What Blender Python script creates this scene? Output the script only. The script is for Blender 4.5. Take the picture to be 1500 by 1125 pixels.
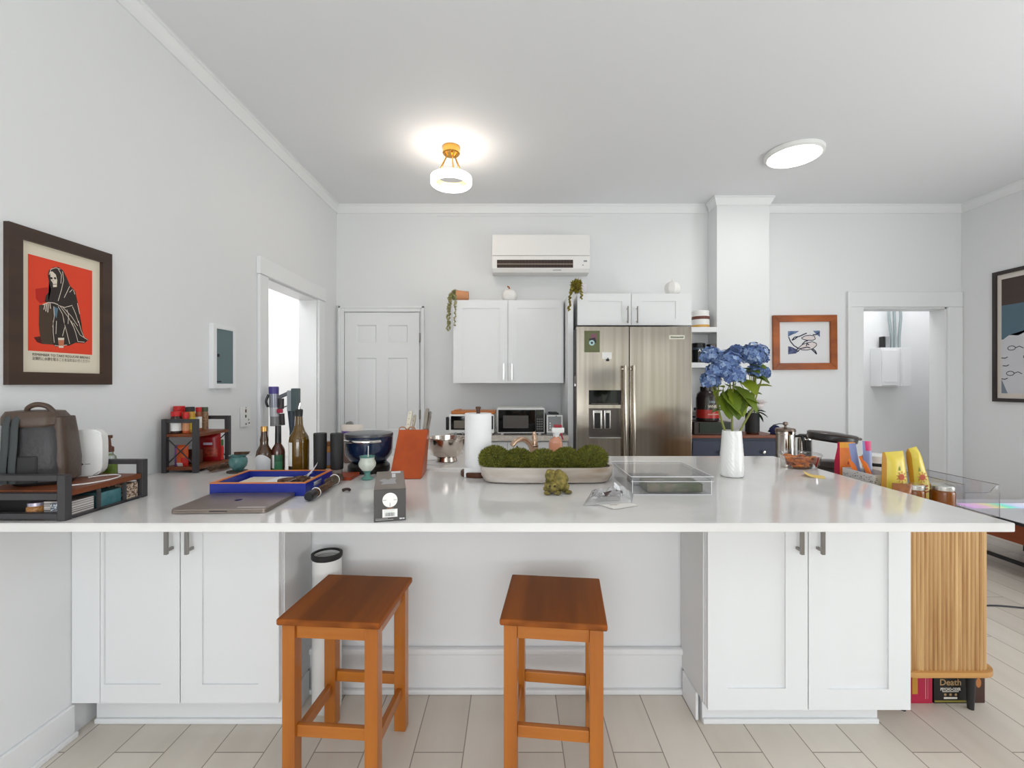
import bpy, bmesh, math, random
from mathutils import Vector, Matrix, noise
PI = math.pi
sc = bpy.context.scene
for o in list(bpy.data.objects): bpy.data.objects.remove(o, do_unlink=True)
COL = sc.collection

# ------------------------------------------------------------------ camera
K = 667.0                      # focal length in pixels for a 1500 px wide frame
H = 1.33                       # eye height
cam = bpy.data.cameras.new('camera'); cam.sensor_width = 36.0; cam.lens = K/1500*36
cam.shift_x = -2/1500; cam.clip_start = 0.02
camo = bpy.data.objects.new('camera', cam); COL.objects.link(camo)
camo.location = (0, 0, H); camo.rotation_euler = (PI/2, 0, 0); sc.camera = camo
sc.view_settings.view_transform = 'Standard'; sc.view_settings.look = 'None'
sc.view_settings.gamma = 1; sc.view_settings.use_curve_mapping = False
sc.view_settings.exposure = -0.26
sc.cycles.transparent_max_bounces = 32
# ------------------------------------------------------------------ world: sky over a green garden
wd = bpy.data.worlds.new('sky'); sc.world = wd; wd.use_nodes = True
nt = wd.node_tree; nt.nodes.clear()
wo = nt.nodes.new('ShaderNodeOutputWorld'); bg = nt.nodes.new('ShaderNodeBackground')
tc = nt.nodes.new('ShaderNodeTexCoord'); sp = nt.nodes.new('ShaderNodeSeparateXYZ'); rp = nt.nodes.new('ShaderNodeValToRGB')
nt.links.new(tc.outputs['Generated'], sp.inputs[0]); nt.links.new(sp.outputs['Z'], rp.inputs[0])
e = rp.color_ramp.elements
e[0].position = 0.0; e[0].color = (.22, .25, .15, 1); e[1].position = .16; e[1].color = (.85, .93, 1, 1)
bg.inputs[1].default_value = 1.5
nt.links.new(rp.outputs[0], bg.inputs[0]); nt.links.new(bg.outputs[0], wo.inputs[0])
# ------------------------------------------------------------------ light through the rear windows, plus lamps added for brightness
def area(name, loc, rot, sx, sy, power, col=(1, 1, 1)):
    l = bpy.data.lights.new(name, 'AREA'); l.shape = 'RECTANGLE'; l.size = sx; l.size_y = sy
    l.energy = power; l.color = col
    o = bpy.data.objects.new(name, l); COL.objects.link(o); o.location = loc; o.rotation_euler = rot
    return o
WIN = [(-1.40, 1.05, .30, 2.55), (1.78, 2.30, .30, 2.30), (2.75, 3.45, .30, 2.30)]      # x0,x1,z0,z1 in the rear wall
WR = (-0.5, 1.65, .35, 2.55)                                   # y0,y1,z0,z1 of an unseen window added in the right wall for its light
DAY = (.955, .98, 1)
a, b, c, d = WIN[0]
area('daylight_fill', ((a+b)/2, -2.69, (c+d)/2), (PI/2, 0, 0), b-a, d-c, 56, DAY)
area('ceiling_fill', ((a+b)/2, -2.69, c+.45), (PI/2+1.15, 0, 0), b-a, .8, 56, DAY)  # up-tilted lamp added to brighten the ceiling
for a, b, c, d in WIN[1:]: area('daylight_fill', ((a+b)/2, -2.69, (c+d)/2), (PI/2, 0, 0), b-a, d-c, 3.8*(b-a)/.5, (.95, 1, .93))
a, b, c, d = WR
area('daylight_fill', (4.32, (a+b)/2, (c+d)/2), (PI/2, 0, PI/2), b-a, d-c, 37, DAY)  # lamp filling the added right-wall window
area('ceiling_fill', (4.32, (a+b)/2, c+.45), (PI/2+1.15, 0, PI/2), b-a, .8, 58, DAY)  # second up-tilted lamp, added to lift the ceiling from the right
area('daylight_fill', (-2.6, 3.5, 2.8), (0, 0, 0), 1.2, 1.6, 32, (1, 1, 1))        # overhead lamp added to brighten the room beyond the left doorway
area('daylight_fill', (3.95, 4.76, 2.95), (0, 0, 0), 1.8, .5, 20, (1, 1, 1))        # unseen lamp put in to light the passage beyond the right doorway

# ------------------------------------------------------------------ helpers
def lin(c):
    return tuple(((x/255)/12.92 if x <= 10 else (((x/255)+.055)/1.055)**2.4) for x in c)
MATS = {}
def mat(name, col, r=.5, met=0., spec=.5, col2=None, scale=8., bump=0., bscale=60., coat=0., trans=0., ior=1.45,
        stretch=None, detail=4., lo=.35, hi=.65, emit=0., aniso=0., sss=0.):
    if name in MATS: return MATS[name]
    m = bpy.data.materials.new(name); m.use_nodes = True; n = m.node_tree; p = n.nodes['Principled BSDF']
    p.inputs['Base Color'].default_value = (*lin(col), 1); p.inputs['Roughness'].default_value = r
    p.inputs['Metallic'].default_value = met; p.inputs['Specular IOR Level'].default_value = spec
    p.inputs['Coat Weight'].default_value = coat; p.inputs['Coat Roughness'].default_value = .06
    p.inputs['Transmission Weight'].default_value = trans; p.inputs['IOR'].default_value = ior
    p.inputs['Anisotropic'].default_value = aniso
    if emit:
        p.inputs['Emission Color'].default_value = (*lin(col), 1); p.inputs['Emission Strength'].default_value = emit
    t = n.nodes.new('ShaderNodeTexCoord'); mp = n.nodes.new('ShaderNodeMapping')
    n.links.new(t.outputs['Object'], mp.inputs[0])
    if stretch: mp.inputs['Scale'].default_value = stretch
    if col2:
        nz = n.nodes.new('ShaderNodeTexNoise'); nz.inputs['Scale'].default_value = scale; nz.inputs['Detail'].default_value = detail
        cr = n.nodes.new('ShaderNodeValToRGB'); cr.color_ramp.elements[0].position = lo; cr.color_ramp.elements[1].position = hi
        cr.color_ramp.elements[0].color = (*lin(col), 1); cr.color_ramp.elements[1].color = (*lin(col2), 1)
        n.links.new(mp.outputs[0], nz.inputs['Vector']); n.links.new(nz.outputs['Fac'], cr.inputs[0]); n.links.new(cr.outputs[0], p.inputs['Base Color'])
    if bump:
        nb = n.nodes.new('ShaderNodeTexNoise'); nb.inputs['Scale'].default_value = bscale; nb.inputs['Detail'].default_value = 3
        bp = n.nodes.new('ShaderNodeBump'); bp.inputs['Strength'].default_value = bump; bp.inputs['Distance'].default_value = .004
        n.links.new(mp.outputs[0], nb.inputs['Vector']); n.links.new(nb.outputs['Fac'], bp.inputs['Height']); n.links.new(bp.outputs[0], p.inputs['Normal'])
    MATS[name] = m; return m
def wood(name, c1, c2, axis='x', scale=18., r=.4, coat=0., along=.06, wave=0.):
    if name in MATS: return MATS[name]
    s = {'x': (along, 1, 1), 'y': (1, along, 1), 'z': (1, 1, along)}[axis]
    m = mat(name, c1, r=r, col2=c2, scale=scale, stretch=s, detail=6, coat=coat, lo=.3, hi=.7)
    n = m.node_tree; p = n.nodes['Principled BSDF']
    if wave:
        mp = [x for x in n.nodes if x.type == 'MAPPING'][0]
        w = n.nodes.new('ShaderNodeTexWave'); w.wave_type = 'RINGS'; w.rings_direction = axis.upper()
        w.inputs['Scale'].default_value = wave; w.inputs['Distortion'].default_value = 6; w.inputs['Detail'].default_value = 3
        w.inputs['Detail Scale'].default_value = 1.5
        mx = n.nodes.new('ShaderNodeMix'); mx.data_type = 'RGBA'; mx.blend_type = 'MULTIPLY'; mx.inputs[0].default_value = .35
        src = p.inputs['Base Color'].links[0].from_socket
        n.links.new(mp.outputs[0], w.inputs['Vector']); n.links.new(src, mx.inputs[6]); n.links.new(w.outputs['Color'], mx.inputs[7])
        n.links.new(mx.outputs[2], p.inputs['Base Color'])
    return m
def clear(name, tint=(.95, .96, .96), gloss=.10, r=.03, haze=0., fres=.7):
    """thin clear plastic or glass sheet: see-through with a reflection"""
    if name in MATS: return MATS[name]
    m = bpy.data.materials.new(name); m.use_nodes = True; n = m.node_tree; n.nodes.clear()
    o = n.nodes.new('ShaderNodeOutputMaterial'); tr = n.nodes.new('ShaderNodeBsdfTransparent'); gl = n.nodes.new('ShaderNodeBsdfGlossy')
    lw = n.nodes.new('ShaderNodeLayerWeight'); lw.inputs[0].default_value = .25
    ad = n.nodes.new('ShaderNodeMath'); ad.operation = 'MULTIPLY_ADD'; ad.inputs[1].default_value = fres; ad.inputs[2].default_value = gloss*.5; ad.use_clamp = True
    mx = n.nodes.new('ShaderNodeMixShader'); tr.inputs[0].default_value = (*tint, 1); gl.inputs['Roughness'].default_value = r
    n.links.new(lw.outputs['Fresnel'], ad.inputs[0]); n.links.new(ad.outputs[0], mx.inputs[0]); n.links.new(tr.outputs[0], mx.inputs[1]); n.links.new(gl.outputs[0], mx.inputs[2])
    last = mx
    if haze:
        df = n.nodes.new('ShaderNodeBsdfDiffuse'); df.inputs[0].default_value = (.8, .8, .8, 1)
        m2 = n.nodes.new('ShaderNodeMixShader'); m2.inputs[0].default_value = haze
        n.links.new(mx.outputs[0], m2.inputs[1]); n.links.new(df.outputs[0], m2.inputs[2]); last = m2
    n.links.new(last.outputs[0], o.inputs[0]); MATS[name] = m; return m

def X(px, Y): return (px-752)*Y/K
def Z(py, Y): return H-(py-562.5)*Y/K

def basis(o, u, v):
    u = Vector(u).normalized(); v = Vector(v).normalized(); n = u.cross(v)
    M = Matrix((( u.x, v.x, n.x, o[0]), (u.y, v.y, n.y, o[1]), (u.z, v.z, n.z, o[2]), (0, 0, 0, 1)))
    return M
def FRONT(o): return basis(o, (1, 0, 0), (0, 0, 1))      # faces the camera (-Y)
def TOP(o): return basis(o, (1, 0, 0), (0, 1, 0))
def LEFTW(o): return basis(o, (0, 1, 0), (0, 0, 1))      # faces +X
def RIGHTW(o): return basis(o, (0, -1, 0), (0, 0, 1))    # faces -X
def RZ(a, c=(0, 0, 0)): return Matrix.Translation(c) @ Matrix.Rotation(a, 4, 'Z')

class MB:
    def __init__(s): s.bm = bmesh.new(); s.T = Matrix()
    def v(s, p): return s.bm.verts.new(s.T @ Vector(p))
    def f(s, vs, m=0):
        try: fc = s.bm.faces.new(vs); fc.material_index = m; return fc
        except ValueError: return None
    def box(s, x0, x1, y0, y1, z0, z1, m=0, b=0., seg=2, M=None):
        P = [(x0,y0,z0),(x1,y0,z0),(x1,y1,z0),(x0,y1,z0),(x0,y0,z1),(x1,y0,z1),(x1,y1,z1),(x0,y1,z1)]
        vs = [s.v((M @ Vector(p)) if M else p) for p in P]
        fs = [s.f([vs[i] for i in q], m) for q in ((0,3,2,1),(4,5,6,7),(0,1,5,4),(1,2,6,5),(2,3,7,6),(3,0,4,7))]
        if b:
            ed = list({e for q in fs for e in q.edges})
            r = bmesh.ops.bevel(s.bm, geom=ed, offset=b, segments=seg, profile=.5, affect='EDGES', clamp_overlap=True)
            for q in r['faces']: q.material_index = m
        return s
    def ring(s, pts): return [s.v(p) for p in pts]
    def bridge(s, a, b, m=0):
        n = len(a)
        for i in range(n): s.f([a[i], a[(i+1) % n], b[(i+1) % n], b[i]], m)
    def lathe(s, prof, seg=32, c=(0, 0, 0), m=0, M=None, sx=1., sy=1., cap=True, ms=None):
        """prof: [(r,z)...] about the local z axis"""
        rings = []
        for r, z in prof:
            if r < 1e-6: rings.append([s.v((M or Matrix()) @ Vector((c[0], c[1], c[2]+z)))])
            else: rings.append([s.v((M or Matrix()) @ Vector((c[0]+r*sx*math.cos(2*PI*i/seg), c[1]+r*sy*math.sin(2*PI*i/seg), c[2]+z))) for i in range(seg)])
        for k in range(len(rings)-1):
            a, b = rings[k], rings[k+1]; mm = ms[k] if ms else m
            for i in range(seg):
                j = (i+1) % seg
                if len(a) == 1 and len(b) == 1: break
                if len(a) == 1: s.f([a[0], b[j], b[i]], mm)
                elif len(b) == 1: s.f([a[i], a[j], b[0]], mm)
                else: s.f([a[i], a[j], b[j], b[i]], mm)
        if cap:
            if len(rings[0]) > 1: s.f(rings[0][::-1], ms[0] if ms else m)
            if len(rings[-1]) > 1: s.f(rings[-1], ms[-1] if ms else m)
        return s
    def tube(s, pts, r, seg=8, m=0, closed=False, flat=1.):
        pts = [Vector(p) for p in pts]; n = len(pts); rr = r if isinstance(r, (list, tuple)) else [r]*n
        rings = []; up = Vector((0, 0, 1)); prev = None
        for i in range(n):
            if closed: d = pts[(i+1) % n]-pts[i-1]
            else: d = pts[min(i+1, n-1)]-pts[max(i-1, 0)]
            d.normalize()
            a = (prev if prev is not None else (up if abs(d.z) < .95 else Vector((1, 0, 0))))
            a = (a-d*a.dot(d)); 
            if a.length < 1e-5: a = Vector((1, 0, 0))-d*d.x
            a.normalize(); prev = a; b = d.cross(a)
            rings.append([s.v(pts[i]+(a*math.cos(2*PI*k/seg)*flat+b*math.sin(2*PI*k/seg))*rr[i]) for k in range(seg)])
        for i in range(n-1 if not closed else n): s.bridge(rings[i], rings[(i+1) % n], m)
        if not closed: s.f(rings[0][::-1], m); s.f(rings[-1], m)
        return s
    def prism(s, poly, n0, n1, M, m=0):
        a = [s.v(M @ Vector((u, w, n0))) for u, w in poly]; b = [s.v(M @ Vector((u, w, n1))) for u, w in poly]
        s.f(a[::-1], m); s.f(b, m); s.bridge(a, b, m); return s
    def flat(s, poly, n, M, m=0):
        f = s.f([s.v(M @ Vector((u, w, n))) for u, w in poly], m)
        if f and len(poly) > 4: bmesh.ops.triangulate(s.bm, faces=[f])
        return s
    def rect(s, u0, u1, w0, w1, n, M, m=0): return s.flat([(u0, w0), (u1, w0), (u1, w1), (u0, w1)], n, M, m)
    def disc(s, u, w, r, n, M, m=0, seg=24, ru=1.):
        f = s.f([s.v(M @ Vector((u+r*ru*math.cos(2*PI*i/seg), w+r*math.sin(2*PI*i/seg), n))) for i in range(seg)], m); return s
    def stroke(s, pts, wd, n, M, m=0):
        """thin flat line along pts in the plane of M"""
        for (a, b) in zip(pts[:-1], pts[1:]):
            a = Vector(a); b = Vector(b); d = (b-a)
            if d.length < 1e-7: continue
            d.normalize(); p = Vector((-d.y, d.x))*wd/2
            s.flat([tuple(a-p), tuple(b-p), tuple(b+p), tuple(a+p)], n, M, m)
        return s
    def ball(s, c, rx, ry=None, rz=None, m=0, u=20, w=12, M=None, rough=0., sd=0):
        ry = ry or rx; rz = rz or rx
        g = bmesh.ops.create_uvsphere(s.bm, u_segments=u, v_segments=w, radius=1)
        for x in g['verts']:
            q = x.co.copy(); k = 1+(rough*noise.noise(q*2.3+Vector((sd*3.1, sd, 0))) if rough else 0)
            p = Vector((c[0]+q.x*rx*k, c[1]+q.y*ry*k, c[2]+q.z*rz*k)); x.co = s.T @ ((M @ p) if M else p)
        for q in {q for x in g['verts'] for q in x.link_faces}: q.material_index = m
        return s
    def text(s, t, size, n, M, m=0, width=None, align='CENTER', bold=0.):
        cu = bpy.data.curves.new('t', 'FONT'); cu.body = t; cu.size = size; cu.align_x = align; cu.align_y = 'CENTER'; cu.resolution_u = 3
        cu.offset = bold
        ob = bpy.data.objects.new('t', cu); COL.objects.link(ob); dg = bpy.context.evaluated_depsgraph_get()
        me = bpy.data.meshes.new_from_object(ob.evaluated_get(dg))
        if len(me.vertices):
            xs = [q.co.x for q in me.vertices]; k = (width/(max(xs)-min(xs))) if width else 1
            vs = [s.v(M @ Vector((q.co.x*k, q.co.y, n))) for q in me.vertices]
            for p in me.polygons: s.f([vs[i] for i in p.vertices], m)
        bpy.data.objects.remove(ob, do_unlink=True); bpy.data.curves.remove(cu); bpy.data.meshes.remove(me); return s
    def pouch(s, w, h, t, M, m=0, nu=10, nv=12, top=.12, sd=0, taper=0., wob=.06, mf=None):
        """a filled soft bag standing on its base, flat sealed top; local u across, v up, n thickness"""
        rnd = random.Random(sd); G = {}
        for side in (1, -1):
            for j in range(nv+1):
                v = j/nv
                for i in range(nu+1):
                    u = i/nu*2-1
                    th = (1-abs(u)**3)*(min(1, (1-v)/max(top, .001))**.6 if v > 1-top*2.2 else 1)*(.55+.45*min(1, v*6))
                    th = max(th, .03)
                    nn = side*t/2*th*(1+wob*2*noise.noise(Vector((u*2+sd, v*4, side*3.3))))
                    ww = w/2*(1-taper*v)*(1+wob*.4*noise.noise(Vector((v*5, sd+.5, 0))))
                    if abs(i*2-nu) == nu: 
                        if side == -1: G[(side, i, j)] = G[(1, i, j)]; continue
                        nn = 0
                    G[(side, i, j)] = s.v(M @ Vector((u*ww, v*h, nn)))
        for side in (1, -1):
            for j in range(nv):
                for i in range(nu):
                    q = [G[(side, i, j)], G[(side, i+1, j)], G[(side, i+1, j+1)], G[(side, i, j+1)]]
                    if side == -1: q = q[::-1]
                    s.f(q, mf((i+.5)/nu, (j+.5)/nv, side) if mf else m)
        for j in (0, nv):
            for i in range(nu):
                q = []
                for x in (G[(1, i, j)], G[(-1, i, j)], G[(-1, i+1, j)], G[(1, i+1, j)]):
                    if x not in q: q.append(x)
                if len(q) > 2: s.f(q if j == 0 else q[::-1], mf((i+.5)/nu, j/nv, 1) if mf else m)
        return s
    def leaf(s, base, d, L, wd, up=(0, 0, 1), droop=.25, m=0, n=6, serr=0.):
        d = Vector(d).normalized(); up = Vector(up); sd = d.cross(up); 
        if sd.length < .05: sd = Vector((1, 0, 0))
        sd.normalize(); nn = sd.cross(d).normalized(); b = Vector(base); rows = []
        for i in range(n+1):
            t = i/n; c = b+d*L*t-Vector((0, 0, 1))*droop*L*t*t
            hw = wd/2*math.sin(PI*min(1, t*.93+.06))**.8*(1+(serr if i % 2 else -serr))
            rows.append([s.v(c-sd*hw+nn*hw*.35), s.v(c), s.v(c+sd*hw+nn*hw*.35)])
        for a, c in zip(rows[:-1], rows[1:]):
            s.f([a[0], a[1], c[1], c[0]], m); s.f([a[1], a[2], c[2], c[1]], m)
        return s
    def spikes(s, c, rx, ry, rz, n, L, wd, m=(0,), sd=0, zmin=-1.):
        rnd = random.Random(sd); c = Vector(c)
        for i in range(n):
            z = 1-2*(i+.5)/n
            if z < zmin: continue
            a = i*2.399963; r = math.sqrt(max(0, 1-z*z)); q = Vector((r*math.cos(a), r*math.sin(a), z))
            p = Vector((q.x*rx, q.y*ry, q.z*rz)); nn = (q+Vector((rnd.uniform(-.5, .5), rnd.uniform(-.5, .5), rnd.uniform(-.5, .5)))).normalized()
            t = nn.orthogonal().normalized(); t2 = nn.cross(t); w = wd*rnd.uniform(.7, 1.3); l = L*rnd.uniform(.6, 1.3)
            b = [s.v(c+p*.97+(t*math.cos(k*2.094)+t2*math.sin(k*2.094))*w) for k in range(3)]; e = s.v(c+p+nn*l); mm = rnd.choice(m)
            for k in range(3): s.f([b[k], b[(k+1) % 3], e], mm)
        return s
    def build(s, name, mats, parent=None, loc=None, rz=0., smooth=True, ang=35, kind=None, label=None, cat=None, group=None):
        me = bpy.data.meshes.new(name); bmesh.ops.recalc_face_normals(s.bm, faces=s.bm.faces[:]) if smooth != 'raw' else None
        s.bm.to_mesh(me); s.bm.free()
        for x in (mats if isinstance(mats, (list, tuple)) else [mats]): me.materials.append(x)
        if smooth and len(me.polygons):
            me.polygons.foreach_set('use_smooth', [True]*len(me.polygons)); me.set_sharp_from_angle(angle=math.radians(ang))
        o = bpy.data.objects.new(name, me); COL.objects.link(o)
        if parent: o.parent = parent
        if loc: o.location = loc
        if rz: o.rotation_euler.z = rz
        if smooth and len(me.polygons) < 4000:
            w = o.modifiers.new('weighted', 'WEIGHTED_NORMAL'); w.keep_sharp = True
        if kind: o['kind'] = kind
        if label: o['label'] = label
        if cat: o['category'] = cat
        if group: o['group'] = group
        return o
def thing(name, label, cat, loc=(0, 0, 0), rz=0., group=None):
    o = bpy.data.objects.new(name, None); o.empty_display_size = .05; COL.objects.link(o); o.location = loc; o.rotation_euler.z = rz
    o['label'] = label; o['category'] = cat
    if group: o['group'] = group
    return o
def ST(mb, name, m, **k): return mb.build(name, m, kind='structure', **k)

# ------------------------------------------------------------------ materials
PAINT = mat('wall_paint', (231, 232, 233), r=.6, bump=.12, bscale=35)
CEIL = mat('ceiling_paint', (234, 235, 237), r=.7, bump=.15, bscale=25)
TRIM = mat('trim_paint', (235, 236, 237), r=.35)
CABW = mat('cabinet_white', (234, 235, 236), r=.35)
QUARTZ = mat('quartz', (230, 228, 226), r=.09, col2=(214, 212, 210), scale=2.2, lo=.45, hi=.8, detail=8, spec=.6)
STEEL = mat('brushed_steel', (190, 181, 170), r=.17, met=1, aniso=.5, col2=(172, 163, 151), scale=30, stretch=(1, 1, .02))
CHROME = mat('chrome', (215, 212, 208), r=.12, met=1)
DSTEEL = mat('dark_steel', (96, 90, 86), r=.3, met=1)
NICKEL = mat('nickel', (150, 146, 142), r=.3, met=1)
BRASS = mat('brass', (214, 160, 78), r=.22, met=1)
BLACK = mat('black_plastic', (24, 24, 25), r=.35)
BLACKM = mat('matte_black', (38, 37, 38), r=.6)
CHAR = mat('charcoal_metal', (62, 60, 62), r=.5)
GLOSSB = mat('black_glass', (14, 15, 15), r=.06)
WHITE = mat('white_plastic', (238, 238, 236), r=.35)
PAPER = mat('white_paper', (240, 239, 236), r=.8)
CREAM = mat('cream_paper', (226, 216, 196), r=.8)
GREY = mat('grey_plastic', (150, 152, 154), r=.45)
RED = mat('red_plastic', (200, 28, 30), r=.4)
CLEAR = clear('clear_acrylic')
HAZY = clear('hazy_plastic', tint=(.975, .975, .98), haze=.03, gloss=.05, fres=.30)
GLASSP = clear('picture_glass', tint=(1, 1, 1), gloss=.03)
STOOLW = wood('stool_pine', (192, 116, 38), (162, 90, 24), 'z', 20, r=.32, coat=.3)
STOOLT = wood('stool_top_pine', (172, 96, 34), (142, 74, 22), 'y', 16, r=.55, coat=0., wave=5)
STOOLT.node_tree.nodes['Principled BSDF'].inputs['Specular IOR Level'].default_value = .25
OAK = wood('oak', (216, 178, 124), (160, 114, 64), 'z', 42, r=.5, along=.035)
DWOOD = wood('dark_wood', (92, 52, 30), (62, 34, 20), 'x', 18, r=.45)
RWOOD = wood('rustic_wood', (138, 74, 38), (104, 54, 28), 'y', 14, r=.45)
# ================================================================== THE ROOM
XL, XR, YB, YR, ZC = -1.67, 4.23, 4.30, -2.60, 3.02
# floor: long pale planks running away from the camera
fm = bpy.data.materials.new('floor_planks'); fm.use_nodes = True; n = fm.node_tree; p = n.nodes['Principled BSDF']
t = n.nodes.new('ShaderNodeTexCoord'); mp = n.nodes.new('ShaderNodeMapping'); mp.inputs['Rotation'].default_value = (0, 0, PI/2)
br = n.nodes.new('ShaderNodeTexBrick'); br.inputs['Scale'].default_value = 1; br.inputs['Brick Width'].default_value = 1.2; br.inputs['Row Height'].default_value = .18
br.inputs['Mortar Size'].default_value = .0022; br.inputs['Color1'].default_value = (*lin((224, 216, 205)), 1); br.inputs['Color2'].default_value = (*lin((211, 202, 190)), 1)
br.inputs['Mortar'].default_value = (*lin((150, 140, 128)), 1); br.offset = .37; br.inputs['Bias'].default_value = 0
nz = n.nodes.new('ShaderNodeTexNoise'); nz.inputs['Scale'].default_value = 9; nz.inputs['Detail'].default_value = 6
m2 = n.nodes.new('ShaderNodeMapping'); m2.inputs['Scale'].default_value = (1, .12, 1)
mx = n.nodes.new('ShaderNodeMix'); mx.data_type = 'RGBA'; mx.blend_type = 'MULTIPLY'; mx.inputs[0].default_value = .45
cr = n.nodes.new('ShaderNodeValToRGB'); cr.color_ramp.elements[0].color = (.80, .78, .75, 1); cr.color_ramp.elements[0].position = .3; cr.color_ramp.elements[1].position = .7
n.links.new(t.outputs['Object'], mp.inputs[0]); n.links.new(mp.outputs[0], br.inputs['Vector']); n.links.new(t.outputs['Object'], m2.inputs[0]); n.links.new(m2.outputs[0], nz.inputs['Vector'])
n.links.new(nz.outputs['Fac'], cr.inputs[0]); n.links.new(br.outputs['Color'], mx.inputs[6]); n.links.new(cr.outputs[0], mx.inputs[7]); n.links.new(mx.outputs[2], p.inputs['Base Color'])
p.inputs['Roughness'].default_value = .38
b = MB(); b.box(-3.3, 5.4, YR-.1, 5.5, -.08, 0); ST(b, 'floor', fm)
b = MB(); b.box(-3.3, 5.4, YR-.1, 5.5, ZC, ZC+.08); ST(b, 'ceiling', CEIL)

# left wall with the doorway
b = MB(); T_ = .15
b.box(XL-T_, XL, YR, 3.07, 0, ZC); b.box(XL-T_, XL, 3.87, YB+.15, 0, ZC); b.box(XL-T_, XL, 3.07, 3.87, 2.05, ZC)
ST(b, 'wall_left', PAINT)
# back wall with the doorway at the right
b = MB(); DX0, DX1, DZ = X(1263, YB), X(1386, YB), 2.055
b.box(XL-T_, DX0, YB, YB+.16, 0, ZC); b.box(DX1, 5.3, YB, YB+.16, 0, ZC); b.box(DX0, DX1, YB, YB+.16, DZ, ZC)
ST(b, 'wall_back', PAINT)
b = MB(); a, c, d, e_ = WR; b.box(XR, XR+.12, YR-.1, a, 0, ZC); b.box(XR, XR+.12, c, YB, 0, ZC); b.box(XR, XR+.12, a, c, 0, d); b.box(XR, XR+.12, a, c, e_, ZC); ST(b, 'wall_right', PAINT)
b = MB(); w = .05
b.box(XR+.04, XR+.08, a, a+w, d, e_); b.box(XR+.04, XR+.08, c-w, c, d, e_); b.box(XR+.04, XR+.08, a+w, c-w, d, d+w); b.box(XR+.04, XR+.08, a+w, c-w, e_-w, e_); b.box(XR+.045, XR+.075, (a+c)/2-w/2, (a+c)/2+w/2, d+w, e_-w); ST(b, 'window_3', TRIM)  # frame of the unseen window added to bring light from the right
# rear wall behind the camera, with two big windows
b = MB(); x = XL-T_
for (a, c, d, e_) in WIN:
    b.box(x, a, YR-.1, YR, 0, ZC); b.box(a, c, YR-.1, YR, 0, d); b.box(a, c, YR-.1, YR, e_, ZC); x = c
b.box(x, XR+.12, YR-.1, YR, 0, ZC); ST(b, 'wall_rear', PAINT)
for i, (a, c, d, e_) in enumerate(WIN):
    b = MB(); w = .05
    b.box(a, a+w, YR-.07, YR-.03, d, e_); b.box(c-w, c, YR-.07, YR-.03, d, e_); b.box(a+w, c-w, YR-.07, YR-.03, d, d+w); b.box(a+w, c-w, YR-.07, YR-.03, e_-w, e_)
    b.box((a+c)/2-w/2, (a+c)/2+w/2, YR-.065, YR-.035, d+w, e_-w)
    ST(b, 'window_%d' % (i+1), TRIM)
# walls of the side room and of the passage
b = MB(); b.box(-3.3, -3.2, 2.3, 4.6, 0, ZC); b.box(-3.2, XL-T_, 2.2, 2.3, 0, ZC); b.box(-3.2, XL-T_, 4.45, 4.55, 0, ZC); ST(b, 'wall_side_room', mat('side_room_paint', (240, 240, 240), r=.6))
b = MB(); b.box(2.6, 5.3, 5.25, 5.35, 0, ZC); b.box(2.5, 2.6, YB+.16, 5.35, 0, ZC); b.box(5.2, 5.3, YB+.16, 5.25, 0, ZC); ST(b, 'wall_passage', PAINT)
# square column beside the shelf niche
CX0, CX1, CY = X(1050, 4.11), X(1127, 4.11), 4.11
b = MB(); b.box(CX0, CX1, CY, YB, 0, ZC, b=.004); ST(b, 'wall_column', PAINT)

# crown mouldings
def crown(x): return [(0, -.08), (.009, -.08), (.011, -.062), (.02, -.045), (.03, -.02), (.036, -.017), (.036, 0), (0, 0)]
prof = crown(0)
b = MB(); b.prism([(XL+d, ZC+z) for d, z in prof], -YB, -YR, basis((0, 0, 0), (1, 0, 0), (0, 0, 1))); ST(b, 'trim_1', TRIM)
b = MB(); b.prism([(XR-d, ZC+z) for d, z in prof], -YB, -YR, basis((0, 0, 0), (1, 0, 0), (0, 0, 1))); ST(b, 'trim_2', TRIM)
MY = basis((0, 0, 0), (0, 1, 0), (0, 0, 1))
b = MB(); b.prism([(YB-d, ZC+z) for d, z in prof], XL, CX0, MY); b.prism([(YB-d, ZC+z) for d, z in prof], CX1, XR, MY); ST(b, 'trim_3', TRIM)
b = MB()
rings = []
for d, z in prof:
    rings.append([b.v(q) for q in ((CX0-d, YB-.04, ZC+z), (CX0-d, CY-d, ZC+z), (CX1+d, CY-d, ZC+z), (CX1+d, YB-.04, ZC+z))])
for r0, r1 in zip(rings[:-1], rings[1:]):
    for i in range(3): b.f([r0[i], r0[i+1], r1[i+1], r1[i]])
ST(b, 'trim_4', TRIM)
# thin picture-rail strip below the back crown
b = MB(); b.box(X(640, YB), X(870, YB), YB-.008, YB, ZC-.105, ZC-.098); ST(b, 'trim_5', TRIM)

# baseboards
b = MB(); b.box(XL, XL+.016, YR, 1.72, 0, .12, b=.004); b.box(XL, XL+.016, 2.7, 2.96, 0, .12, b=.004); b.box(XL+.016, XL+.03, YR, 1.72, 0, .02, b=.004); ST(b, 'baseboard_left', TRIM)
b = MB(); b.box(XR-.016, XR, YR, YB, 0, .12, b=.004); ST(b, 'baseboard_right', TRIM)
b = MB(); b.box(CX1, DX0-.15, YB-.016, YB, 0, .12, b=.004); b.box(-.76, -.53, YB-.016, YB, 0, .12, b=.004); ST(b, 'baseboard_back', TRIM)

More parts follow.
